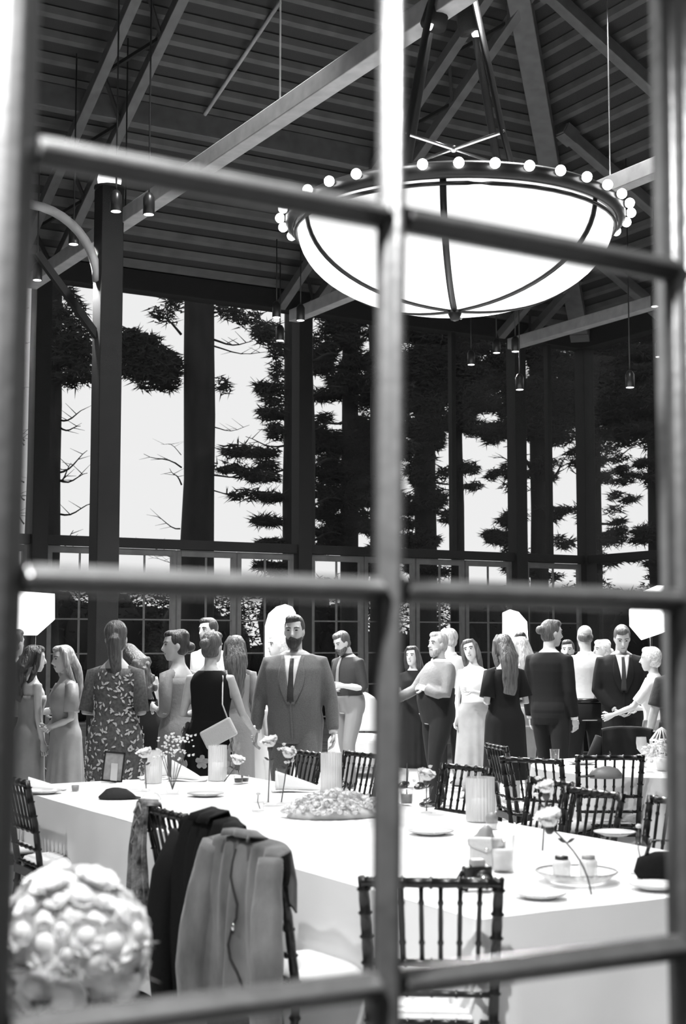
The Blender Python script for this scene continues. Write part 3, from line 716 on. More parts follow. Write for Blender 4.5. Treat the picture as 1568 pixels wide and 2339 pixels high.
MB().grid(lambda a, b: Vector(fn(.3 + .4 * a, .72 + .1 * b)) + Vector((0, -.02 * (1 - b), .018 + .01 * math.sin(a * PI))), 16, 4).build('collar', 'suede', t, solid=.008)
t, fn = drape('suit_jacket', 'black suit jacket draped over the chair between shawl and suede jacket', 'jacket', ch_black, 'suit_black', .46, .6, .74, .25, ripple=.02, out=.05, seed=7, topz=.955)
for s, x in ((1, .25), (-1, -.25)):
    pts = [(x * .86, -.32, .86), (x * 1.08, -.36, .7), (x * 1.16, -.38, .5), (x * 1.14, -.36, .22)]
    MB().tube(pts, [(.05, .045), (.075, .055), (.07, .055), (.055, .045)], 14).build('sleeve', 'suit_black', t)
MB().grid(lambda a, b: Vector(fn(.32 + .36 * a, .7 + .1 * b)) + Vector((0, -.02 * (1 - b), .02)), 16, 4).build('collar', 'suit_black', t, solid=.008)
t, fn = drape('shawl', 'patterned knit shawl hanging from the chair post', 'shawl', ch_shawl, 'knit', .09, .17, .62, .12, x0=-.17, ripple=.03, out=.03, seed=9)
for i in range(9):
    for s in (-1, 1):
        m = MB(); b0 = .05 + i * .085
        m.tube([Vector(fn(.5 + s * .38 * f, b0 + .085 * g_)) + Vector((0, -.008, 0)) for f, g_ in ((0, 0), (1, .5), (0, 1))], .005, 5); m.build('lozenge_stripe', 'dress_pale', t)
t, fn = drape('dark_jacket', 'dark jacket slung over the chair beyond the wine goblet', 'jacket', ch_j2, 'suit_black', .4, .5, .5, .35, x0=.06, ripple=.02, out=.04, seed=12, topz=.95)
MB().tube([(.26, -.3, .86), (.32, -.3, .7), (.3, -.26, .5)], [.05, .06, .045], 12).build('sleeve', 'suit_black', t)

# ================================================================== TABLEWARE
def on(px, py, z=ZT + .004): return atZ(px, py, z)
M['ribbed'] = mat('ribbed_glass', .86, .25); M['ribbed'].node_tree.nodes['Principled BSDF'].inputs['Alpha'].default_value = .72
def flute(px, py, r, h, label, c=True):
    p = on(px, py); t = thing('fluted_candle_glass', label, 'candle holder', p, 0, 'fluted candle glasses')
    n = 26
    m = MB().rings([(0, r, r), (.004, r, r), (h, r * 1.02, r * 1.02)], n * 4, rip=lambda i, q: .035 * math.cos(q * n), cap=False); m.build('glass', 'ribbed', t)
    MB().lathe([(.002, .002), (r * .95, .002), (r * .95, .008), (.002, .008)], 24).build('base', 'china', t)
    if c:
        MB().lathe([(.002, .012), (r * .62, .012), (r * .62, h * .5), (.002, h * .5)], 20).build('candle', 'candle', t); MB().tube([(0, 0, h * .5), (.002, 0, h * .5 + .012)], .002, 5).build('wick', 'brow', t)
flute(350, 1788, .05, .19, 'slim fluted candle glass beside the photo frame')
flute(497, 1782, .055, .21, 'fluted candle glass in front of the pale floral skirt')
flute(757, 1822, .055, .24, 'tall fluted candle glass behind the flower mound')
flute(1098, 1874, .066, .2, 'large fluted candle glass in front of the edge-on chair')
PET = {}
def bloom_mesh(r, seed, n=22, name='bloom'):
    rnd = random.Random(seed); m = MB()
    for i in range(n):
        f = i / n; a = i * 2.4; tilt = .1 + .8 * f; ln = r * (.55 + .5 * f); wd_ = r * (.42 + .35 * f)
        ca, sa = math.cos(a), math.sin(a)
        def fn(u_, v_):
            x = (v_ - .5) * 2 * wd_ * math.sin(PI * min(1, .25 + u_ * .62)); l_ = ln * u_; bend = tilt * (.5 + .6 * u_)
            y = l_ * math.sin(bend) + r * .1 * f; z = l_ * math.cos(bend) - abs(v_ - .5) * -.25 * wd_ - r * .25
            return (y * ca - x * sa, y * sa + x * ca, z)
        m.grid(fn, 3, 3)
    m.ell((0, 0, r * .08), (r * .6, r * .6, r * .55), 10, 7)
    return m.mesh(name)
PET['rose'] = bloom_mesh(.04, 1, 26); PET['small'] = bloom_mesh(.02, 2, 9); PET['big'] = bloom_mesh(.06, 3, 30)
def rose_vase(px, pyb, pyr, label, r0=.012, top=.024, dx=0, bl=.038, bend=0, buds=0, flip=1):
    p = on(px, pyb); t = thing('bud_vase', label, 'vase', p, 0, 'slender bud vases with white roses')
    zr_ = (EYEV + ray(px + dx, pyr) * (p.y / ray(px + dx, pyr).y)).z - p.z; xr = dx / F * p.y; hv = zr_ * .72
    MB().lathe([(r0 * 2.2, 0), (r0 * 2.2, .004), (r0 * .7, .01), (r0 * .8, hv * .35), (top * .8, hv * .85), (top * 1.15, hv)], 16, cap=False).build('glass', 'glass', t)
    pts = [Vector((0, 0, .012)).lerp(Vector((xr, 0, zr_ - .02)), f) + Vector((bend * math.sin(f * PI), 0, 0)) for f in [i / 8 for i in range(9)]]
    MB().tube(pts, .003, 6).build('stem', 'stem', t)
    o = link('bloom', PET['rose'], 'petal', t); o.location = (xr, 0, zr_); o.scale = (bl / .038,) * 3; o.rotation_euler = (.25, .3 * flip, 0)
    o2 = MB().ell((xr, 0, zr_ - .03), (.016, .016, .02), 8, 6).build('calyx', 'leaf', t)
    for i in range(buds):
        o = link('small_bloom', PET['small'], 'petal', t); o.location = (xr + random.uniform(-.06, .03), random.uniform(-.02, .02), zr_ + random.uniform(-.05, .05)); o.scale = (.7,) * 3
    for s in (-1, 1):
        c_ = pts[6]; MB().grid(lambda a, b: c_ + Vector((s * .03 * a, .004 * math.sin(a * 3), .015 * a + (b - .5) * .013 * math.sin(PI * a))), 5, 2).build('leaf', 'leaf', t, solid=.001)
rose_vase(613, 1838, 1696, 'slender bud vase with the taller white rose before the grey suit man', bl=.05, dx=4, flip=-1)
rose_vase(643, 1838, 1722, 'slender bud vase with white rose and tiny buds before the grey suit man', bl=.047, dx=15, buds=9)
rose_vase(975, 1858, 1772, 'bud vase of white blossom beside the grey tumbler', bl=.05, buds=8, top=.03)
rose_vase(1240, 1950, 1800, 'bud vase with pale blossom before the tilted chair back', bl=.042, dx=10, buds=5, flip=-1)
rose_vase(1352, 2052, 1872, 'bud vase with a long curved stem leaning over the ribbed dish', dx=-92, bl=.05, bend=.03, flip=-1)
rose_vase(512, 1790, 1738, 'short bud vase with a white rose lying over the fluted glass', bl=.05, dx=30, flip=1)
rose_vase(334, 1806, 1722, 'bud vase with a white rose leaning against the slim fluted glass', bl=.05, dx=-4, flip=-1)
# baby's breath posy
p = on(394, 1812); t = thing('flower_posy', 'small posy of tiny white sprigs in a clear vase before the floral skirt', 'flowers', p)
MB().lathe([(.03, 0), (.036, .01), (.03, .09), (.04, .14)], 16, cap=False).build('vase', 'glass', t)
for i in range(90):
    a = random.uniform(0, 2 * PI); rr_ = random.random() ** .5 * .1; c = (rr_ * math.cos(a) + (.03 if i % 2 else -.02), rr_ * math.sin(a) * .6, .235 + random.uniform(-.055, .075) + (.02 if i % 2 else 0))
    o = link('small_bloom', PET['small'], 'petal' if i % 4 else 'petal_shade', t); o.location = c; o.scale = (random.uniform(.35, .6),) * 3; o.rotation_euler = (random.uniform(-.8, .8), random.uniform(-.8, .8), 0)
for i in range(7):
    a = i; MB().tube([(0, 0, .02), (.07 * math.cos(a), .05 * math.sin(a), .22)], .002, 5).build('stem', 'stem', t)
# napkins
def napkin(px, py, w_, h, label, fl=1, yaw=0):
    p = on(px, py); t = thing('folded_napkin', label, 'napkin', p, yaw, 'folded white napkins')
    MB().grid(lambda a, b: ((a - .5) * w_ * (1 - .0 * b), (b - .5) * .08 * (1 - a * .6), h * (1 - a) ** .9 * (1 - abs(b - .5) * 1.7) if fl > 0 else h * a ** .9 * (1 - abs(b - .5) * 1.7)), 12, 8).build('fold', 'linen', t, solid=.006)
    MB().grid(lambda a, b: ((a - .5) * w_ * 1.15, (b - .5) * .15, .004 + .004 * math.sin(a * 7)), 8, 4).build('base_fold', 'linen', t, solid=.005)
napkin(430, 1782, .2, .12, 'tall folded napkin pointing left beside the posy', 1)
napkin(352, 1778, .16, .14, 'folded napkin behind the slim fluted glass', -1, .3)
napkin(105, 1803, .2, .07, 'low folded napkin by the far corner chair', 1, .2)
napkin(690, 1806, .3, .11, 'rounded folded napkin behind the two rose vases', 1, .1)
# photo frame seen from behind
p = on(255, 1786); t = thing('photo_frame', 'dark-edged photo frame seen from behind with its easel strut', 'frame', p, R(8)); t.rotation_euler = (R(-10), R(6), R(8))
m = MB()
for x, z, a, b in ((-.058, .09, .01, .18), (.058, .09, .01, .18), (0, .005, .126, .01), (0, .175, .126, .01)): m.box((x, 0, z), (a, .015, b))
m.build('border', 'blackmetal', t, smooth=False); MB().box((0, .002, .09), (.112, .008, .165)).build('backing', 'card', t, smooth=False)
MB().beam((0.005, -.004, .11), (.01, -.06, .004), .04, .004).build('easel_strut', 'smoke', t, smooth=False)
def tumbler(px, py, r, h, label, m='glass', liquid=None, straw=False, cat='glass'):
    p = on(px, py); t = thing('tumbler', label, cat, p)
    MB().lathe([(.002, 0), (r * .85, 0), (r, h), (r * .93, h), (r * .8, .006), (.002, .006)], 18).build('cup', m, t)
    if liquid: MB().lathe([(.002, .008), (r * .8, .008), (r * .86, h * .6), (.002, h * .6)], 18).build('drink', liquid, t)
    if straw: MB().tube([(0, 0, .01), (.002, 0, h + .12)], .003, 6).build('straw', 'blackmetal', t)
tumbler(172, 1806, .022, .03, 'tiny grey tea-light cup on the bare cloth', 'smoke', 'dark_liquid', cat='candle')
tumbler(930, 1838, .034, .09, 'grey drink tumbler with a thin black straw', 'glass', 'smoke', True)
tumbler(545, 1790, .03, .05, 'low tumbler of dark drink beside the fluted glass', 'glass', 'dark_liquid')
tumbler(560, 1788, .026, .045, 'small dark tumbler next to the low tumbler', 'glass', 'dark_liquid')
tumbler(1268, 1737, .035, .08, 'short clear glass on the round table')
tumbler(1150, 1990, .045, .13, 'clear tumbler behind the phone-like gadgets', 'glass', 'petal_shade')
tumbler(205, 1772, .02, .03, 'little glass pot with dark contents behind the tea light', 'glass', 'dark_liquid')
# hat-like black clutch, dark cap on round table
p = on(268, 1824); t = thing('peaked_cap', 'flat black peaked cap lying on the cloth', 'cap', p, R(5))
MB().rings([(.002, .1, .06), (.012, .1, .06), (.03, .08, .05, .0), (.05, .055, .035, -.005), (.058, .02, .012, -.01)], 24).build('crown', 'shirt_dark', t)
MB().grid(lambda a, b: (.05 + .075 * a, (b - .5) * .1 * (1 - a * a * .7), .012 - .008 * a), 6, 6).build('peak', 'shirt_dark', t, solid=.004)
p = on(1385, 1778); t = thing('felt_cap', 'grey felt cap lying on the round table', 'cap', p)
MB().rings([(.002, .1, .07), (.03, .1, .07), (.06, .075, .05), (.075, .03, .02)], 24).build('crown', 'smoke', t)
MB().grid(lambda a, b: (-.08 - .09 * a, (b - .5) * .12 * (1 - a * a * .7), .02 - .012 * a), 6, 6).build('peak', 'shirt_dark', t, solid=.005)
# clear bud bottle
def bottle(px, py, r, h, label, m='glass', sp=True):
    p = on(px, py); t = thing('glass_bottle', label, 'bottle', p)
    MB().lathe([(.002, 0), (r, 0), (r, h * .5), (r * .75, h * .68), (r * .28, h * .8), (r * .28, h * .95), (r * .36, h)], 18, cap=False).build('body', m, t)
    if sp:
        MB().tube([(r * .3, 0, .01), (-r * .1, 0, h * .6), (0, 0, h * 1.1)], .0022, 5).build('stem', 'stem', t)
        MB().ell((0, 0, h * 1.12), (.012, .01, .008)).build('bud', 'petal_shade', t)
bottle(590, 1852, .03, .075, 'small round bud bottle with a wilted sprig')
bottle(1462, 1995, .035, .15, 'tall clear bottle with a sprig next to the black handbag')
bottle(345, 1846, .05, .1, 'squat clear bottle vase behind the shawl chair', sp=False)
# plates
def plate(px, py, r, label):
    p = on(px, py, ZT + .003); t = thing('dinner_plate', label, 'plate', p, 0, 'white plates')
    MB().lathe([(.003, 0), (r * .6, 0), (r * .7, .006), (r, .014), (r * .98, .018), (r * .66, .01), (.003, .006)], 40).build('dish', 'china', t)
    MB().tube([(r * .99 * math.cos(2 * PI * i / 40), r * .99 * math.sin(2 * PI * i / 40), .016) for i in range(41)], .0022, 5).build('rim_line', 'smoke', t)
plate(1235, 2050, .085, 'white plate at the near corner of the long table'); plate(1405, 1908, .09, 'white plate in front of the tilted chair back')
plate(1500, 2030, .09, 'white plate beside the black handbag'); plate(985, 1905, .1, 'white plate beyond the lone near chair'); plate(100, 1812, .1, 'white plate under the low napkin')
plate(470, 1818, .1, 'white plate in front of the tall napkin'); plate(1330, 1745, .1, 'white plate on the round table behind the square-on chair')
# ribbed glass dish with jars
p = on(1318, 2012); t = thing('ribbed_dish', 'wide ribbed glass dish in front of the tall clear bottle', 'dish', p)
MB().rings([(0, .09, .09), (.008, .11, .11), (.035, .145, .145), (.032, .138, .138), (.012, .1, .1)], 120, rip=lambda i, q: .012 * math.cos(q * 30), cap=False).build('dish', 'ribbed', t)
MB().tube([(.141 * math.cos(2 * PI * i / 40), .141 * math.sin(2 * PI * i / 40), .035) for i in range(41)], .003, 5).build('rim', 'smoke', t)
for dx, dy, lb in ((-.05, .01, 'small jar with dark lid in the ribbed dish'), (.045, .02, 'small plain jar in the ribbed dish')):
    q = thing('jar', lb, 'jar', (p.x + dx, p.y + dy, p.z + .012)); MB().lathe([(.002, 0), (.03, 0), (.033, .05), (.028, .06), (.002, .06)], 16).build('body', 'ribbed', q)
    MB().lathe([(.002, .06), (.024, .06), (.024, .072), (.002, .072)], 14).build('lid', 'smoke' if dx > 0 else 'blackmetal', q)
# personal things near the lone chair
p = on(1105, 1985); t = thing('clutch_purse', 'pale stiff clutch purse standing by the lone near chair', 'purse', p, R(-12))
MB().box((.012, .03, .055), (.13, .05, .11)).build('body', 'leather', t, smooth=False, bevel=.012)
MB().grid(lambda a, b: (-.055 + .13 * a, .004 - .006 * b, .11 - .05 * b * (1 - abs(a - .5))), 10, 5).build('flap', 'leather', t, solid=.004)
MB().ell((.012, -.004, .07), (.008, .006, .008)).build('clasp', 'rod', t)
p = on(1100, 1930); t = thing('grey_scarf_roll', 'soft grey folded scarf heap behind the clutch purse', 'scarf', p)
MB().rings([(0, .05, .035), (.02, .055, .04), (.04, .035, .03, .012), (.065, .025, .02, .02), (.08, .008, .008, .022)], 20, rip=lambda i, q: .12 * math.sin(q * 5 + i)).build('body', 'smoke', t)
p = on(1124, 1892); t = thing('domed_cloche', 'small grey domed lid standing on a white pot', 'pot', p)
MB().lathe([(.002, 0), (.022, 0), (.026, .025), (.002, .025)], 16).build('pot', 'china', t); MB().lathe([(.027, .025), (.028, .05), (.02, .066), (.002, .072)], 16).build('lid', 'smoke', t)
p = on(1090, 2032); t = thing('compact_camera', 'dark compact camera with a round lens behind the lone near chair', 'camera', p, R(14))
MB().box((0, 0, .045), (.1, .045, .07)).build('body', 'blackmetal', t, smooth=False, bevel=.01); MB().box((0, -.004, .09), (.05, .04, .025)).build('viewfinder', 'smoke', t, smooth=False, bevel=.006)
MB().tube([(.01, -.02, .04), (.01, -.055, .04)], .03, 18).build('lens_barrel', 'blackmetal', t); MB().tube([(.01, -.055, .04), (.01, -.058, .04)], .018, 16).build('lens_glass', 'rod', t)
MB().tube([(-.05, 0, .06), (-.075, -.01, .03), (-.06, -.02, .01), (-.04, -.02, .006)], .008, 8).build('strap', 'suit_black', t)
# black handbag at the right edge
p = on(1515, 2005); t = thing('black_handbag', 'black fur-trimmed handbag lying past the tall clear bottle', 'bag', p)
MB().rings([(.0, .09, .045), (.02, .1, .05), (.07, .085, .045), (.09, .03, .02)], 24, rip=lambda i, q: .06 * math.sin(q * 11 + i * 2)).build('body', 'suit_black', t)
MB().tube([(-.06, 0, .07), (-.04, 0, .13), (.04, 0, .13), (.06, 0, .07)], .008, 8).build('handle', 'shoe', t)
# bunch on the long table: low mound of white flowers
p = on(770, 1862); t = thing('flower_mound', 'low white flower mound spread on the long table beside the upright bar', 'flowers', p, R(20))
MB().rings([(0, .25, .16), (.03, .23, .14), (.06, .15, .09), (.075, .05, .03)], 28).build('foam_base', 'petal_shade', t)
rnd = random.Random(5)
for i in range(280):
    a = rnd.uniform(0, 2 * PI); q = rnd.random() ** .5; x, y = .27 * q * math.cos(a), .18 * q * math.sin(a); z = .02 + .085 * (1 - q * q) + rnd.uniform(-.008, .012)
    o = link('bloom', PET['small'], 'petal' if i % 5 else 'petal_shade', t); o.location = (x, y, z); o.scale = (rnd.uniform(.7, 1.15),) * 3; o.rotation_euler = (rnd.uniform(-.7, .7), rnd.uniform(-.7, .7), rnd.uniform(0, 6))
# flowers, basket and goblet on the round table
p = on(1520, 1760); t = thing('round_table_flowers', 'loose white bouquet on the round table next to the goblet', 'flowers', p)
MB().lathe([(.05, 0), (.06, .05), (.05, .08)], 18).build('bowl', 'china', t)
for i in range(120):
    a = rnd.uniform(0, 2 * PI); q = rnd.random() ** .5; x, y = .2 * q * math.cos(a), .15 * q * math.sin(a); z = .05 + .13 * (1 - q * q) + rnd.uniform(-.02, .02)
    o = link('bloom', PET['small'], 'petal', t); o.location = (x, y, z); o.scale = (rnd.uniform(.8, 1.3),) * 3; o.rotation_euler = (rnd.uniform(-.9, .9), rnd.uniform(-.9, .9), rnd.uniform(0, 6))
p = on(1467, 1752); t = thing('wine_goblet', 'stemmed goblet of dark drink on the round table', 'glass', p)
MB().lathe([(.035, 0), (.035, .003), (.006, .01), (.005, .09), (.03, .12), (.036, .16), (.033, .2)], 18, cap=False).build('bowl', 'ribbed', t)
MB().lathe([(.004, .115), (.026, .125), (.033, .16), (.031, .18), (.004, .18)], 18).build('drink', 'dark_liquid', t)
p = on(1522, 1735); t = thing('wire_basket', 'white wire cage lantern behind the loose bouquet', 'lantern', (p.x, p.y + .12, p.z))
for i in range(8):
    a = 2 * PI * i / 8; MB().tube([(.08 * math.cos(a), .08 * math.sin(a), 0), (.085 * math.cos(a), .085 * math.sin(a), .13), (.03 * math.cos(a), .03 * math.sin(a), .2), (0, 0, .22)], .005, 5).build('wire', 'china', t)
for z, r in ((.004, .08), (.07, .083), (.13, .085)): MB().tube([(r * math.cos(2 * PI * i / 24), r * math.sin(2 * PI * i / 24), z) for i in range(25)], .005, 5).build('hoop', 'china', t)
# foreground flower ball by the window on its stand
p = atY(165, 2165, 2.55); r0 = .14
t = thing('flower_ball', 'big blurred ball of white blossoms close to the window', 'flowers', (p.x, p.y, 0))
MB().lathe([(.13, 0), (.13, .02), (.02, .05), (.02, p.z - .26), (.06, p.z - .22), (.085, p.z - .1)], 20).build('stand', 'china', t)
MB().ell((0, 0, p.z), (r0 * .72, r0 * .72, r0 * .72), 16, 10).build('foam_core', 'petal_shade', t)
for i in range(130):
    zf = 1 - 2 * (i + .5) / 130; a = i * 2.39996; s = math.sqrt(1 - zf * zf); d = Vector((s * math.cos(a), s * math.sin(a), zf)); rr_ = r0 * random.uniform(.72, .92)
    o = link('bloom', PET['big' if i % 3 else 'rose'], 'petal' if i % 4 else 'petal_shade', t); o.location = Vector((0, 0, p.z)) + d * rr_; o.rotation_euler = d.to_track_quat('Z', 'Y').to_euler(); o.scale = (random.uniform(.5, .75),) * 3
for i in range(10):
    a = random.uniform(0, 2 * PI); d = Vector((math.cos(a), math.sin(a), random.uniform(-.7, .1))).normalized(); c_ = Vector((0, 0, p.z)) + d * r0 * .75; sd = d.cross(Vector((0, 0, 1))).normalized()
    MB().grid(lambda a_, b_: c_ + d * (.07 * a_) + sd * ((b_ - .5) * .04 * math.sin(PI * min(1, a_ + .05))), 5, 2).build('leaf', 'leaf', t, solid=.001)

# ================================================================== STUDIO LIGHTS AND WHITE LOUNGE CHAIR AT THE DANCE FLOOR
def softbox(name, label, pts_px, Y, sx, sbase, hole=None):
    c = [atY(x, y, Y) for x, y in pts_px]; cen = sum(c, Vector()) / len(c)
    t = thing(name, label, 'light', (cen.x, Y, 0)); m = MB(); n = len(c)
    loc = [q - Vector((cen.x, Y, 0)) for q in c]
    m.poly([q + Vector((0, -.02, 0)) for q in loc]); m.build('diffuser', 'softbox', t, smooth=False, solid=.004)
    b = MB(); cz = cen.z; bk = [Vector((q.x * .3, .4, cz + (q.z - cz) * .3)) for q in loc]; b.v = loc + bk
    b.f = [(i, (i + 1) % n, n + (i + 1) % n, n + i) for i in range(n)] + [tuple(range(n, 2 * n))]; b.build('shell', 'suit_black', t, smooth=False)
    MB().tube([(0, .45, cz), (0, .45, .3)], .014, 8).build('stand_pole', 'blackmetal', t)
    for i in range(3):
        a = 2 * PI * i / 3 + .4; MB().tube([(0, .45, .5), (.4 * math.cos(a), .45 + .4 * math.sin(a), .012)], .011, 6).build('leg', 'blackmetal', t)
    return t
softbox('studio_softbox', 'lit square softbox lamp above the wavy-haired guest', [(-20, 1345), (126, 1356), (126, 1415), (86, 1451), (50, 1451), (-20, 1420)], 14.2, 0, 0)
softbox('studio_umbrella', 'lit white studio umbrella behind the man looking down in a dark suit', [(1437, 1392), (1466, 1352), (1500, 1338), (1560, 1336), (1580, 1370), (1580, 1440), (1530, 1440), (1465, 1462), (1438, 1430)], 16.0, 0, 0)
softbox('arched_softbox', 'lit arch-topped softbox behind the grey suit man', [(606, 1500), (606, 1430), (614, 1402), (632, 1386), (652, 1380), (668, 1386), (676, 1400), (676, 1500)], 16.2, 0, 0)
softbox('round_softbox', 'lit rounded softbox behind the woman in black', [(1148, 1480), (1148, 1400), (1165, 1392), (1185, 1398), (1204, 1420), (1208, 1480)], 17.4, 0, 0)
p = atY(815, 1600, 17.9)
t = thing('lounge_chair', 'white upholstered lounge chair behind the man looking at his hands', 'armchair', (p.x, 17.9 - .1, 0), R(0))
m = MB().rings([(.12, .3, .3), (.14, .36, .36), (.44, .36, .36), (.5, .3, .3)], 8); m.build('seat_base', 'dress_white', t, smooth=False, bevel=.03)
b = MB(); pr = [(-.3, .52), (-.3, .8), (-.24, .93), (-.12, 1.0), (.12, 1.0), (.24, .93), (.3, .8), (.3, .52)]
b.v = [Vector((x, .22, z)) for x, z in pr] + [Vector((x, .36, z)) for x, z in pr]; n = len(pr); b.f = [tuple(range(n)), tuple(range(n, 2 * n))] + [(i, (i + 1) % n, n + (i + 1) % n, n + i) for i in range(n)]
b.build('backrest', 'dress_white', t, smooth=False, bevel=.03)
for x in (-.22, .22):
    for y in (-.2, .2): MB().tube([(x, y, 0), (x * .95, y * .95, .14)], [.015, .02], 8).build('leg', 'black', t)
# ================================================================== PEOPLE
BM = [(.82, .150, .105, 0), (.9, .168, .118, 0), (.97, .168, .118, 0), (1.06, .155, .108, .005), (1.16, .160, .112, .01), (1.28, .178, .12, .01), (1.36, .185, .118, .0), (1.42, .165, .095, -.008), (1.46, .105, .075, -.01), (1.49, .068, .064, -.005)]
BF = [(.82, .155, .11, 0), (.9, .172, .122, -.008), (.97, .168, .118, -.008), (1.06, .132, .095, 0), (1.14, .126, .092, .006), (1.25, .145, .112, .02), (1.33, .152, .108, .012), (1.40, .145, .085, -.005), (1.45, .09, .065, -.01), (1.49, .054, .054, -.005)]
ARMS = dict(down=((.14, -.04, -1), (.04, .22, -1)), front=((.18, -.12, -1), (-.45, .85, .12)), clasp=((.2, .06, -1), (-.8, .6, -.35)), low=((.2, .1, -1), (-.72, .42, -.75)),
            raised=((.25, .5, -.7), (-.35, .75, .55)), chest=((.3, .25, -.9), (-.8, .55, .25)), out=((.35, .1, -1), (.1, .75, -.45)), hang=((.3, -.02, -1), (.08, .15, -1)), up=((.3, .5, .3), (-.3, .2, 1)), hold=((.16, .1, -1), (-.25, .9, .45)), reach=((.15, .6, -.8), (-.1, .9, -.35)))
def interp(tab, z):
    if z <= tab[0][0]: return tab[0][1:]
    for a, b in zip(tab, tab[1:]):
        if z <= b[0]: f = (z - a[0]) / (b[0] - a[0]); return tuple(a[i] + (b[i] - a[i]) * f for i in (1, 2, 3))
    return tab[-1][1:]
def person(label, px, Y, top, face, sex='m', w=1., belly=0., lean=0., side=0., head=(0, 0, 0), aL='down', aR='down', legs=((.11, 0), (.11, 0)), skin='skin', hair=('short', 'hair_mid'),
           wear=(), beard=None, feat=True, group='wedding guests', vox=.0105, name='person'):
    H = ztop(top, Y); k = H / 1.765; g = atY(px, 1480, Y)
    root = thing(name, label, 'person', (g.x, Y, 0), R(face) + PI, group); root.scale = (k, k, k)
    tab0 = BM if sex == 'm' else BF; tab = []
    for z, rx, ry, cy in tab0:
        b = belly * math.exp(-((z - 1.1) / .13) ** 2); tab.append((z, rx * w, ry * w + b * .7, cy + b * .5))
    def T(p):
        f = min(1, max(0, (p.z - .85) / .25)); q = p - Vector((0, 0, .93))
        return Vector((0, 0, .93)) + (Euler((-R(lean) * f, R(side) * f, 0)).to_matrix() @ q)
    nb = T(Vector((0, -.005, 1.49))); hy, hp, hr = head
    HM = Matrix.Translation(nb) @ Euler((-R(lean) * .35 - R(hp), R(side) * .4 + R(hr), 0)).to_matrix().to_4x4() @ Matrix.Rotation(R(hy), 4, 'Z') @ Matrix.Translation((0, .022, .155))
    Th = lambda p: HM @ Vector(p)
    fs = 1. if sex == 'm' else .8; sw = (.178 if sex == 'm' else .15) * (w * .6 + .4)
    arms = []
    for s, sp in ((-1, aL), (1, aR)):
        e, f = ARMS[sp] if isinstance(sp, str) else sp; e = Vector((e[0] * s, e[1], e[2])).normalized(); f = Vector((f[0] * s, f[1], f[2])).normalized()
        S = T(Vector((s * sw, -.008, 1.395))); E = S + e * .295; Wr = E + f * .25; arms.append((s, T(Vector((s * sw * .55, -.005, 1.4))), S, E, Wr, e, f))
    lg = []
    for s, (fx, fy) in ((-1, legs[0]), (1, legs[1])):
        hip = Vector((s * .088 * w, 0, .9)); an = Vector((s * fx, fy, .075)); kn = hip.lerp(an, .5) + Vector((0, .035 + abs(fy) * .15, 0)); lg.append((s, hip, kn, an))
    # ---- body: one continuous surface
    m = MB(); n = 18
    m.rings([(z, rx, ry, 0, cy) for z, rx, ry, cy in tab], n, T)
    m.tube([T(Vector((0, -.012, 1.44))), nb + Vector((0, 0, .03)), Th((0, -.02, -.05))], [.062 * fs ** .5, .056 * fs ** .5, .056 * fs ** .5], 12)
    hd = [(-.122, .018, .014, .06), (-.112, .036, .034, .046), (-.085, .053, .062, .026), (-.05, .064, .082, .010), (-.01, .069, .09, .004), (.03, .073, .095, .0), (.07, .068, .09, -.006), (.1, .05, .066, -.01), (.118, .02, .03, -.01)]
    m.rings([(z, rx, ry, 0, cy) for z, rx, ry, cy in hd], 18, Th)
    m.tube([Th((0, .082, .03)), Th((0, .103, -.012)), Th((0, .112, -.03)), Th((0, .09, -.044))], [.008, .011, .0155, .009], 8)
    m.tube([Th((0, .08, -.07)), Th((0, .094, -.078))], [.02, .012], 8)
    for s in (-1, 1): m.ell((s * .074, -.004, -.012), (.009, .02, .031), 8, 6, Th); m.ell((s * .032, .078, .028), (.024, .012, .01), 8, 6, Th)
    fing = MB()
    for s, S0, S, E, Wr, e, f in arms:
        m.tube([S0, S, S.lerp(E, .4), E, E.lerp(Wr, .35), Wr], [.05 * fs, .056 * fs, .048 * fs * (w * .5 + .5), .04 * fs, .04 * fs, .027 * fs], 10)
        inn = Vector((-s, .3, 0)); inn = (inn - f * inn.dot(f)).normalized(); sd = f.cross(inn); pe = Wr + f * .085 * (fs * .5 + .5)
        m.tube([Wr - f * .02, Wr + f * .035, pe], [(.02, .026), (.017, .04), (.013, .04)], 10, hint=inn)
        for i in range(4):
            o = sd * ((i - 1.5) * .019); ln = (.066, .076, .07, .056)[i]
            a = pe + o - f * .012; b = a + (f * .85 + inn * .3).normalized() * ln * .55; c = b + (f * .45 + inn * .85).normalized() * ln * .5
            fing.tube([a, b, c], [.009, .0085, .0065], 6)
        a = Wr + f * .03 + sd * (.033 * -1 if sd.y < 0 else .033); b = a + (f * .7 + inn * .4 + sd * (.5 if sd.y > 0 else -.5)).normalized() * .04; fing.tube([a, b, b + (f * .8 + inn * .5).normalized() * .03], [.012, .0105, .0075], 6)
    for s, hip, kn, an in lg:
        m.tube([hip + Vector((0, 0, .03)), hip.lerp(kn, .35), kn, kn.lerp(an, .3) + Vector((0, -.012, 0)), an], [.082 * w, .076 * w, .052, .053, .034], 12)
        m.tube([an + Vector((0, -.05, -.03)), an + Vector((0, .05, -.035)), an + Vector((s * .01, .15, -.052))], [(.032, .035), (.042, .034), (.04, .018)], 10)
    link('body', remesh(m, vox, 3, 'body', fing), skin, root)
    if feat:
        for s in (-1, 1):
            q = MB().ell((s * .031, .087, .008), (.012, .006, .0055), 8, 6, Th); q.build('eye', 'eye', root)
            q = MB(); q.tube([Th((s * .013, .094, .027)), Th((s * .034, .09, .032)), Th((s * .052, .076, .026))], .004, 5); q.build('eyebrow', 'brow', root)
        MB().ell((0, .09, -.066), (.022, .008, .0065), 10, 6, Th).build('lips', 'lips', root)
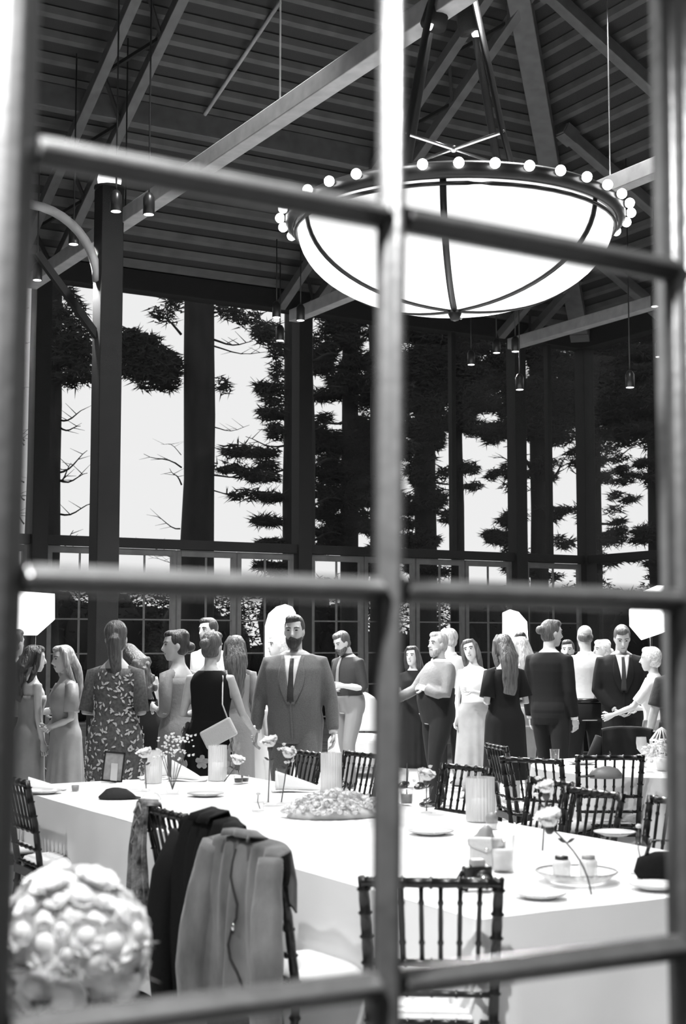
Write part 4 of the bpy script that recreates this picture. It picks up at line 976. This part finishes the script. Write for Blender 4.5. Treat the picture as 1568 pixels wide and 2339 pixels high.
    # ---- hair
    st, hm = hair; h = MB()
    if st == 'bald': h.ell((0, -.022, .0), (.079, .092, .062), 16, 10, Th)
    elif st: h.ell((0, -.018, .03), (.081, .101, .1), 18, 12, Th); h.ell((0, -.03, -.03), (.074, .078, .07), 14, 8, Th); h.ell((.008, .03, .088), (.06, .062, .04), 12, 8, Th)
    if st in ('long', 'wavy', 'longside'):
        L_ = {'long': .42, 'wavy': .34, 'longside': .38}[st]; wv = .02 if st == 'wavy' else .006
        base = Th((0, -.05, .02)); pts = [base]; rr = [(.082, .07)]; back = Euler((0, 0, R(hy))).to_matrix() @ Vector((0, -1, 0))
        for i in range(1, 9):
            f = i / 8; zz = nb.z + .12 - L_ * f; q = T(Vector((0, 0, min(1.45, zz + .02)))); pts.append(Vector((base.x * .5 + q.x * .5 + wv * math.sin(i * 2.1), q.y, zz)) + back * (.085 + .045 * math.sin(f * 2.6))); rr.append((.095 - .03 * f * f, .052 - .02 * f))
        h.tube(pts, rr, 14, hint=Vector((1, 0, 0)))
        for s in (-1, 1): h.tube([Th((s * .04, .03, .115)), Th((s * .078, .02, .05)), Th((s * .088, .01, -.06)), Th((s * .085 + wv, -.02, -.15)), Th((s * .075, -.05, -.24))], [.02, .026, .03, .03, .02], 8)
        if st == 'wavy':
            for i in range(26):
                a = random.uniform(.1, 1); p_ = pts[min(8, int(a * 8))]; h.ell(p_ + Vector((random.uniform(-.09, .09), random.uniform(-.04, .04), random.uniform(-.04, .04))), (.03, .03, .04), 8, 6)
    if st in ('bun', 'updo'): h.ell((0, -.125, .02 if st == 'bun' else -.02), (.045, .042, .042), 10, 8, Th)
    if st == 'updo': h.ell((0, -.05, .07), (.07, .075, .065), 12, 8, Th)
    if st == 'pony': h.tube([Th((0, -.09, .03)), Th((0, -.14, 0)), Th((0, -.14, -.1)), Th((.01, -.11, -.22)), Th((0, -.1, -.3))], [.035, .045, .05, .04, .015], 10); h.ell((0, -.03, .05), (.085, .1, .09), 14, 10, Th)
    if st: link('hair', remesh(h, .0085, 2, 'hair'), hm, root)
    if beard:
        q = MB(); q.rings([(-.14, .02, .016, 0, .066), (-.12, .044, .042, 0, .05), (-.09, .06, .066, 0, .032), (-.06, .066, .074, 0, .024), (-.035, .064, .03, 0, .02)], 16, Th); q.tube([Th((-.03, .096, -.052)), Th((0, .106, -.046)), Th((.03, .096, -.052))], .009, 6)
        link('beard', remesh(q, .008, 2, 'beard'), beard, root)
    # ---- clothing
    def trings(z0, z1, ex, nn=9, zb=None):
        out_ = []
        for i in range(nn):
            z = z0 + (z1 - z0) * i / (nn - 1); rx, ry, cy = interp(tab, z); out_.append((z, rx + ex, ry + ex, 0, cy))
        return out_
    def sleeves(mm, ln, ex, flare=0):
        for s, S0, S, E, Wr, e, f in arms:
            q = [S0, S, S.lerp(E, .45)]; r = [.055 * fs + ex, .058 * fs + ex, .05 * fs * (w * .5 + .5) + ex]
            if ln < 1: q[2] = S.lerp(E, ln); r[2] += flare
            else:
                q += [E - e * .01]; r += [.043 * fs + ex]
                q2 = E.lerp(Wr, min(1, ln - 1)); q += [E.lerp(q2, .4), q2]; r += [.043 * fs + ex, (.036 * fs if ln > 1.7 else .041 * fs) + ex]
            mm.tube(q, r, 12)
    def fpatch(nm, mt, zlo, zhi, wf, off, xo=None, ex=.022):
        def fn(a, b):
            z = zlo + (zhi - zlo) * b; rx, ry, cy = interp(tab, z); x0_, x1_ = wf(b); x = x0_ + (x1_ - x0_) * a; rx += ex; ry += ex
            return T(Vector((x, cy + ry * math.sqrt(max(.05, 1 - (x / rx) ** 2)) + off, z)))
        MB().grid(fn, 6, 14).build(nm, mt, root, solid=.004)
    for item in wear:
        kind, mt = item[0], item[1]; o = item[2] if len(item) > 2 else {}; q = MB()
        if kind == 'jacket':
            ex = .02; lo = o.get('lo', .8); q.rings(trings(lo, 1.465, ex, 14), 24, T); sleeves(q, 1.93, .012); link('jacket', remesh(q, .0125, 4, 'jacket'), mt, root)
            if not o.get('closed'):
                fpatch('shirt_front', o.get('shirt', 'shirt_white'), 1.13, 1.46, lambda b: (-.004 - .062 * b, .004 + .062 * b), .004)
                if o.get('tie', 1): fpatch('tie', o.get('tie', 'suit_black'), 1.12, 1.44, lambda b: (-.026 + .012 * b, .026 - .012 * b), .010)
                for s in (-1, 1): fpatch('lapel', mt, 1.1, 1.455, lambda b, s=s: (s * (.004 + .06 * b), s * (.03 + .075 * math.sin(min(1, b * 1.15) * 2.6) * .75 + .03 * b)), .007)
                fpatch('front_edge', mt, lo + .03, 1.12, lambda b: (-.012 + .006 * b, .006), .003)
            for s, S0, S, E, Wr, e, f in arms: MB().tube([Wr - f * .03, Wr + f * .006], .034 * fs, 12).build('cuff', o.get('shirt', 'shirt_white'), root)
        elif kind == 'shirt':
            q.rings(trings(o.get('lo', 1.0), 1.462, o.get('ex', .012), 12), 24, T)
            if o.get('sl', 1.9) > 0: sleeves(q, o.get('sl', 1.9), o.get('sx', .01), o.get('fl', 0))
            link('shirt', remesh(q, .0125, 3, 'shirt'), mt, root)
            if o.get('collar', 1): MB().rings([(1.455, .072, .068, 0, -.004), (1.5, .066, .062, 0, .0), (1.495, .074, .07, 0, 0), (1.45, .086, .078, 0, -.004)], 20, T, cap=False).build('collar', mt, root, solid=.003)
            if o.get('tie'): fpatch('tie', o['tie'], 1.08, 1.46, lambda b: (-.03 + .014 * b, .03 - .014 * b), .006, ex=.014)
        elif kind == 'vest':
            q.rings(trings(o.get('lo', .93), o.get('hi', 1.43), .02, 12), 24, T); link('vest', remesh(q, .0125, 3, 'vest'), mt, root)
        elif kind == 'trousers':
            q.rings(trings(.83, 1.035, .02, 7), 24, T)
            for s, hip, kn, an in lg: q.tube([hip + Vector((0, 0, .04)), hip.lerp(kn, .4), kn, kn.lerp(an, .6), an + Vector((0, 0, -.03))], [.095 * w, .09 * w, .072, .066, .064], 14)
            link('trousers', remesh(q, .0125, 4, 'trousers'), mt, root)
            if o.get('belt'): MB().rings(trings(1.0, 1.04, .024, 3), 30, T, cap=False).build('belt', o['belt'], root, solid=.006)
        elif kind in ('dress', 'skirt'):
            hem = o.get('hem', .45); fl = o.get('flare', .25); zt_ = o.get('top', 1.36) if kind == 'dress' else 1.07; ex = o.get('ex', .012); rs = []
            zz = [hem + (.9 - hem) * i / 10 for i in range(11)]
            hx, hy_, hc = interp(tab, .92)
            for z in zz: f = (.9 - z) / (.9 - hem + 1e-6); sh = 1 + fl * f * (.9 - hem); rs.append((z, (hx + ex) * sh, (hy_ + ex) * (1 + fl * 1.3 * f * (.9 - hem)), 0, hc))
            nh = len(rs); rs += trings(.93, zt_, ex, 10)[0:]
            rp = o.get('rip', .05); fr = o.get('fr', 11)
            q.rings(rs, 66, T, rip=lambda i, a: rp * max(0, 1 - i / nh) * math.sin(a * fr + math.sin(a * 3) * 1.5) if i < nh else 0)
            if o.get('sl'): sleeves(q, o['sl'], .012, o.get('fl', 0))
            for s in ((-1, 1) if o.get('straps') else ()):
                x = .075 if not o.get('halter') else .05
                q.tube([T(Vector((s * x, interp(tab, zt_)[1] + .004, zt_ - .02))), T(Vector((s * x, .03, 1.45))), T(Vector((s * x, -.05, 1.43))), T(Vector((s * x, -interp(tab, zt_)[1] - .004, zt_ - .02)))], .012, 6)
            dr = q.build(kind, mt, root)
            if o.get('deco'):
                kind2, dm, cnt, size = o['deco']; rnd = random.Random(3); d = MB()
                for i in range(cnt):
                    z = rnd.uniform(hem + .03, zt_ - .02) if kind == 'dress' else rnd.uniform(hem + .05, 1.0); a = rnd.uniform(0, 2 * PI); j = min(range(len(rs)), key=lambda t_: abs(rs[t_][0] - z)); _, rx, ry, _, cy = rs[j]
                    c = Vector((rx * 1.012 * math.cos(a), cy + ry * 1.012 * math.sin(a), z)); nr = Vector((math.cos(a) / rx, math.sin(a) / ry, 0)).normalized(); tg = nr.cross(Vector((0, 0, 1))).normalized()
                    if kind2 == 'leaf':
                        an_ = rnd.uniform(0, PI); d1 = tg * math.cos(an_) + Vector((0, 0, 1)) * math.sin(an_); d2 = nr.cross(d1); sz = size * rnd.uniform(.7, 1.2)
                        d.poly([T(c + nr * .006 + d1 * x_ * sz + d2 * y_ * sz) for x_, y_ in ((-1, 0), (-.45, .36), (.2, .38), (1, 0), (.2, -.38), (-.45, -.36))])
                    else:
                        sz = size * rnd.uniform(.7, 1.3); ph = rnd.uniform(0, 6)
                        for pz in range(5):
                            b_ = ph + pz * 2 * PI / 5; u1 = tg * math.cos(b_) + Vector((0, 0, 1)) * math.sin(b_); u2 = tg * -math.sin(b_) + Vector((0, 0, 1)) * math.cos(b_)
                            d.poly([T(c + nr * .01 + u1 * x_ * sz + u2 * y_ * sz) for x_, y_ in ((0, 0), (.5, .42), (.95, .3), (1.05, 0), (.95, -.3), (.5, -.42))])
                dd = d.build('applique', dm, dr, smooth=False, solid=.002, fixn=False); dd['kind'] = 'stuff'
        elif kind == 'shoes':
            for s, hip, kn, an in lg: MB().tube([an + Vector((0, -.06, -.035)), an + Vector((0, -.01, -.03)), an + Vector((0, .06, -.03)), an + Vector((s * .01, .17, -.05))], [(.03, .032), (.042, .042), (.046, .038), (.036, .02)], 12).build('shoe', mt, root)
        elif kind == 'bag':
            s, S0, S, E, Wr, e, f = arms[1 if o.get('right', 1) else 0]; c = T(Vector((o.get('x', .12), o.get('y', -.19), o.get('z', .98))))
            b = MB().box(c, (.27, .05, .15), Euler((0, R(-28), 0)).to_matrix()).build('clutch_bag', mt, root, smooth=False, bevel=.015)
            MB().tube([c + Vector((.08, 0, .09)), T(Vector((.13, -.125, 1.2))), T(Vector((.115, -.06, 1.42))), T(Vector((.1, .05, 1.4)))], .006, 6).build('bag_strap', mt, b)
    return root
SUIT = lambda m_, tr, **k_: (('trousers', tr), ('jacket', m_, k_), ('shoes', 'shoe'))
Pn = person
Pn('guest in dark jacket at the left edge next to the softbox stand', 30, 13.0, 1438, 150, 'm', hair=('short', 'hair_mid'), aL='front', aR='front', wear=SUIT('suit_black', 'trouser_dark', closed=1), feat=False)
Pn('guest with dark wavy hair and bare shoulders in a pale strapless dress', 72, 12.2, 1474, 130, 'f', w=1.0, hair=('wavy', 'hair_dark'), head=(-15, 5, 0), aL='front', aR='down', skin='skin_pale', wear=(('dress', 'dress_pale', dict(hem=.2, flare=.12, top=1.3, rip=.03)), ('shoes', 'shoe')), feat=False)
Pn('guest with long straight blonde hair in a pale layered knee dress', 152, 12.0, 1474, -62, 'f', w=1.08, hair=('long', 'hair_light'), head=(10, 6, 0), aL='clasp', aR='clasp', skin='skin_pale', wear=(('dress', 'dress_pale', dict(hem=.5, flare=.35, top=1.42, sl=.8, fl=.02, rip=.06)), ('shoes', 'dress_pale')))
Pn('guest from behind in a dark dress covered with silver leaves', 266, 10.5, 1421, 172, 'f', w=1.12, hair=('pony', 'hair_mid'), head=(12, -4, 0), aL='front', aR='front', wear=(('dress', 'dress_leaf', dict(hem=.18, flare=.1, top=1.43, sl=.95, rip=.025, deco=('leaf', 'sequin', 900, .018))), ('shoes', 'shoe')), feat=False)
Pn('stooping guest with long curly hair and a pale back', 342, 12.3, 1459, 215, 'f', lean=14, side=-6, hair=('wavy', 'hair_mid'), head=(0, 25, -10), aL='front', aR='front', skin='skin_pale', wear=(('dress', 'dress_black', dict(hem=.2, flare=.1, top=1.2, straps=1)), ('shoes', 'shoe')), feat=False)
Pn('guest with swept-up dark hair in a pale draped gown talking over her shoulder', 408, 11.4, 1440, -125, 'f', w=1.05, hair=('updo', 'hair_dark'), head=(55, 4, 0), aL='front', aR='down', skin='skin', wear=(('dress', 'dress_mid', dict(hem=.1, flare=.1, top=1.38, sl=1.3)), ('shoes', 'shoe')))
Pn('guest from behind in a black halter top and floral skirt with a clutch', 482, 11.0, 1443, 170, 'f', w=1.1, hair=('bun', 'hair_mid'), head=(-14, 2, 0), aL='front', aR='out', skin='skin', wear=(('shirt', 'dress_black', dict(lo=1.0, sl=0, collar=0, ex=.01)), ('skirt', 'dress_black', dict(hem=.12, flare=.3, rip=.03, deco=('flower', 'floral', 34, .075))), ('bag', 'leather'), ('shoes', 'shoe')), feat=False)
Pn('man with dark hair glimpsed over the shoulders of two gowned guests', 478, 15.0, 1412, -40, 'm', hair=('short', 'hair_dark'), wear=(('shirt', 'shirt_white'), ('trousers', 'trouser_dark'), ('shoes', 'shoe')))
Pn('guest with long brown hair in a slim grey gown behind the clutch carrier', 538, 12.9, 1452, 190, 'f', hair=('long', 'hair_mid'), aL='front', aR='down', skin='skin', wear=(('dress', 'dress_mid', dict(hem=.1, flare=.06, top=1.4, sl=1.6)), ('shoes', 'shoe')), feat=False)
Pn('small girl in a white dress beside the grey suit man', 582, 13.2, 1560, 160, 'f', hair=('long', 'hair_light'), skin='skin_pale', aL='front', aR='front', wear=(('dress', 'dress_white', dict(hem=.25, flare=.75, top=1.36, straps=1, rip=.04)), ('shoes', 'dress_white')), feat=False)
Pn('bearded man in a grey suit and dark tie stepping towards the tables', 676, 11.7, 1405, -8, 'm', w=1.2, belly=.05, lean=4, head=(0, 2, 0), aL='hang', aR='hang', hair=('short', 'hair_dark'), beard='hair_dark', legs=((.13, .16), (.13, -.1)), wear=(('trousers', 'suit_grey'), ('jacket', 'suit_grey', dict(tie='shirt_dark', lo=.78)), ('shoes', 'shoe')), vox=.0095)
Pn('guest with banded light hair hidden behind the grey suit man', 636, 15.2, 1448, -60, 'f', hair=('updo', 'hair_grey'), skin='skin_pale', wear=(('dress', 'dress_white', dict(hem=.2)), ('shoes', 'shoe')))
Pn('man in a charcoal shirt and tie looking at his joined hands', 800, 16.4, 1438, -48, 'm', w=1.08, belly=.03, lean=5, head=(0, 22, 0), aL='front', aR='front', hair=('short', 'hair_mid'), beard='hair_mid', legs=((.12, .12), (.12, -.14)), wear=(('shirt', 'shirt_dark', dict(sl=1.15, tie='dress_mid')), ('trousers', 'trouser_grey'), ('shoes', 'shoe')))
Pn('stocky bearded man in a grey shirt and dark waistcoat dancing with raised fist', 1000, 14.6, 1444, -68, 'm', w=1.26, belly=.055, lean=-2, head=(8, 0, 0), aL='chest', aR='reach', hair=('short', 'hair_light'), beard='hair_light', legs=((.14, .1), (.14, -.08)), wear=(('shirt', 'shirt_grey', dict(sl=1.95, sx=.014)), ('vest', 'trouser_dark', dict(lo=.9, hi=1.2)), ('trousers', 'trouser_dark'), ('shoes', 'shoe')), vox=.0095)
Pn('dark-haired guest in a black lace top behind the dancing man', 944, 16.3, 1476, -28, 'f', hair=('long', 'hair_dark'), skin='skin_pale', aL='out', aR='front', wear=(('shirt', 'dress_black', dict(lo=1.0, sl=.5, collar=0)), ('skirt', 'dress_black', dict(hem=.25, flare=.15)), ('shoes', 'shoe')))
Pn('fair-haired young man in a white shirt and dark braces behind the dancing man', 1028, 16.4, 1436, 205, 'm', hair=('short', 'hair_light'), head=(40, 0, 0), aL='front', aR='out', wear=(('shirt', 'shirt_white', dict(sl=1.6)), ('trousers', 'trouser_dark'), ('shoes', 'shoe')))
Pn('smiling guest with long brown hair in a flowing pale skirt', 1082, 15.3, 1460, -20, 'f', hair=('long', 'hair_mid'), skin='skin_pale', head=(0, -4, 12), aL='chest', aR='down', wear=(('shirt', 'dress_white', dict(lo=1.02, sl=0, collar=0)), ('skirt', 'dress_pale', dict(hem=.14, flare=.4, rip=.06)), ('shoes', 'dress_white')))
Pn('guest from behind with long loose hair in a short black dress', 1152, 13.4, 1449, 200, 'f', w=1.12, hair=('long', 'hair_mid'), aL='front', aR='front', wear=(('dress', 'dress_black', dict(hem=.38, flare=.18, top=1.43, sl=.8, fl=.02)), ('shoes', 'shoe')), feat=False)
Pn('blonde guest in a pale fitted outfit behind the woman in black', 1192, 14.6, 1455, 205, 'f', w=1.02, hair=('long', 'hair_light'), skin='skin_pale', aL='front', aR='out', wear=(('shirt', 'dress_pale', dict(lo=1.0, sl=1.3, collar=0)), ('trousers', 'dress_pale'), ('shoes', 'dress_pale')), feat=False)
Pn('distant man with cropped dark hair in front of the rounded softbox', 1190, 16.9, 1444, 10, 'm', hair=('short', 'hair_dark'), wear=SUIT('suit_black', 'trouser_dark'))
Pn('man with a bun in a black suit standing sideways', 1256, 14.0, 1416, 142, 'm', w=1.05, hair=('bun', 'hair_mid'), head=(-30, 4, 0), aL='down', aR='down', legs=((.12, .08), (.12, -.1)), wear=SUIT('suit_black', 'trouser_dark', lo=.8))
Pn('moustached man peeking out between black suit and white shirt', 1298, 16.2, 1462, -15, 'm', hair=('short', 'hair_dark'), beard='hair_dark', wear=SUIT('suit_black', 'trouser_dark'))
Pn('balding man from behind in a white shirt with rolled sleeves and belt', 1338, 14.7, 1428, 186, 'm', w=1.12, hair=('bald', 'hair_mid'), aL='down', aR='hang', legs=((.15, 0), (.13, .05)), wear=(('shirt', 'shirt_white', dict(sl=1.12, sx=.018, ex=.018)), ('trousers', 'trouser_dark', dict(belt='shoe')), ('shoes', 'shoe')), feat=False)
Pn('white-haired guest just showing behind the suited man', 1378, 16.6, 1462, -70, 'f', hair=('updo', 'hair_grey'), skin='skin_pale', wear=(('dress', 'dress_white', dict(hem=.2)), ('shoes', 'shoe')))
Pn('man in a dark suit and tie looking down with hands clasped', 1420, 14.4, 1424, -4, 'm', w=1.1, hair=('short', 'hair_mid'), head=(0, 24, 0), aL='low', aR='low', wear=SUIT('suit_black', 'trouser_dark', tie='shirt_dark', lo=.76))
Pn('guest in a white blouse beside the studio umbrella', 1500, 13.2, 1478, -115, 'f', w=1.2, lean=4, hair=('short', 'hair_grey'), skin='skin_pale', aL='reach', aR='front', wear=(('shirt', 'shirt_white', dict(lo=.95, sl=.8, collar=0)), ('trousers', 'trouser_grey'), ('shoes', 'shoe')), feat=False)
Pn('man in a dark polo at the right edge with bare forearms', 1552, 12.2, 1462, 200, 'm', w=1.15, hair=('short', 'hair_dark'), aL=((.25, .1, -1), (-.1, .5, -.8)), aR='down', wear=(('shirt', 'shirt_dark', dict(sl=.8, fl=.01)), ('trousers', 'trouser_dark'), ('shoes', 'shoe')), feat=False)
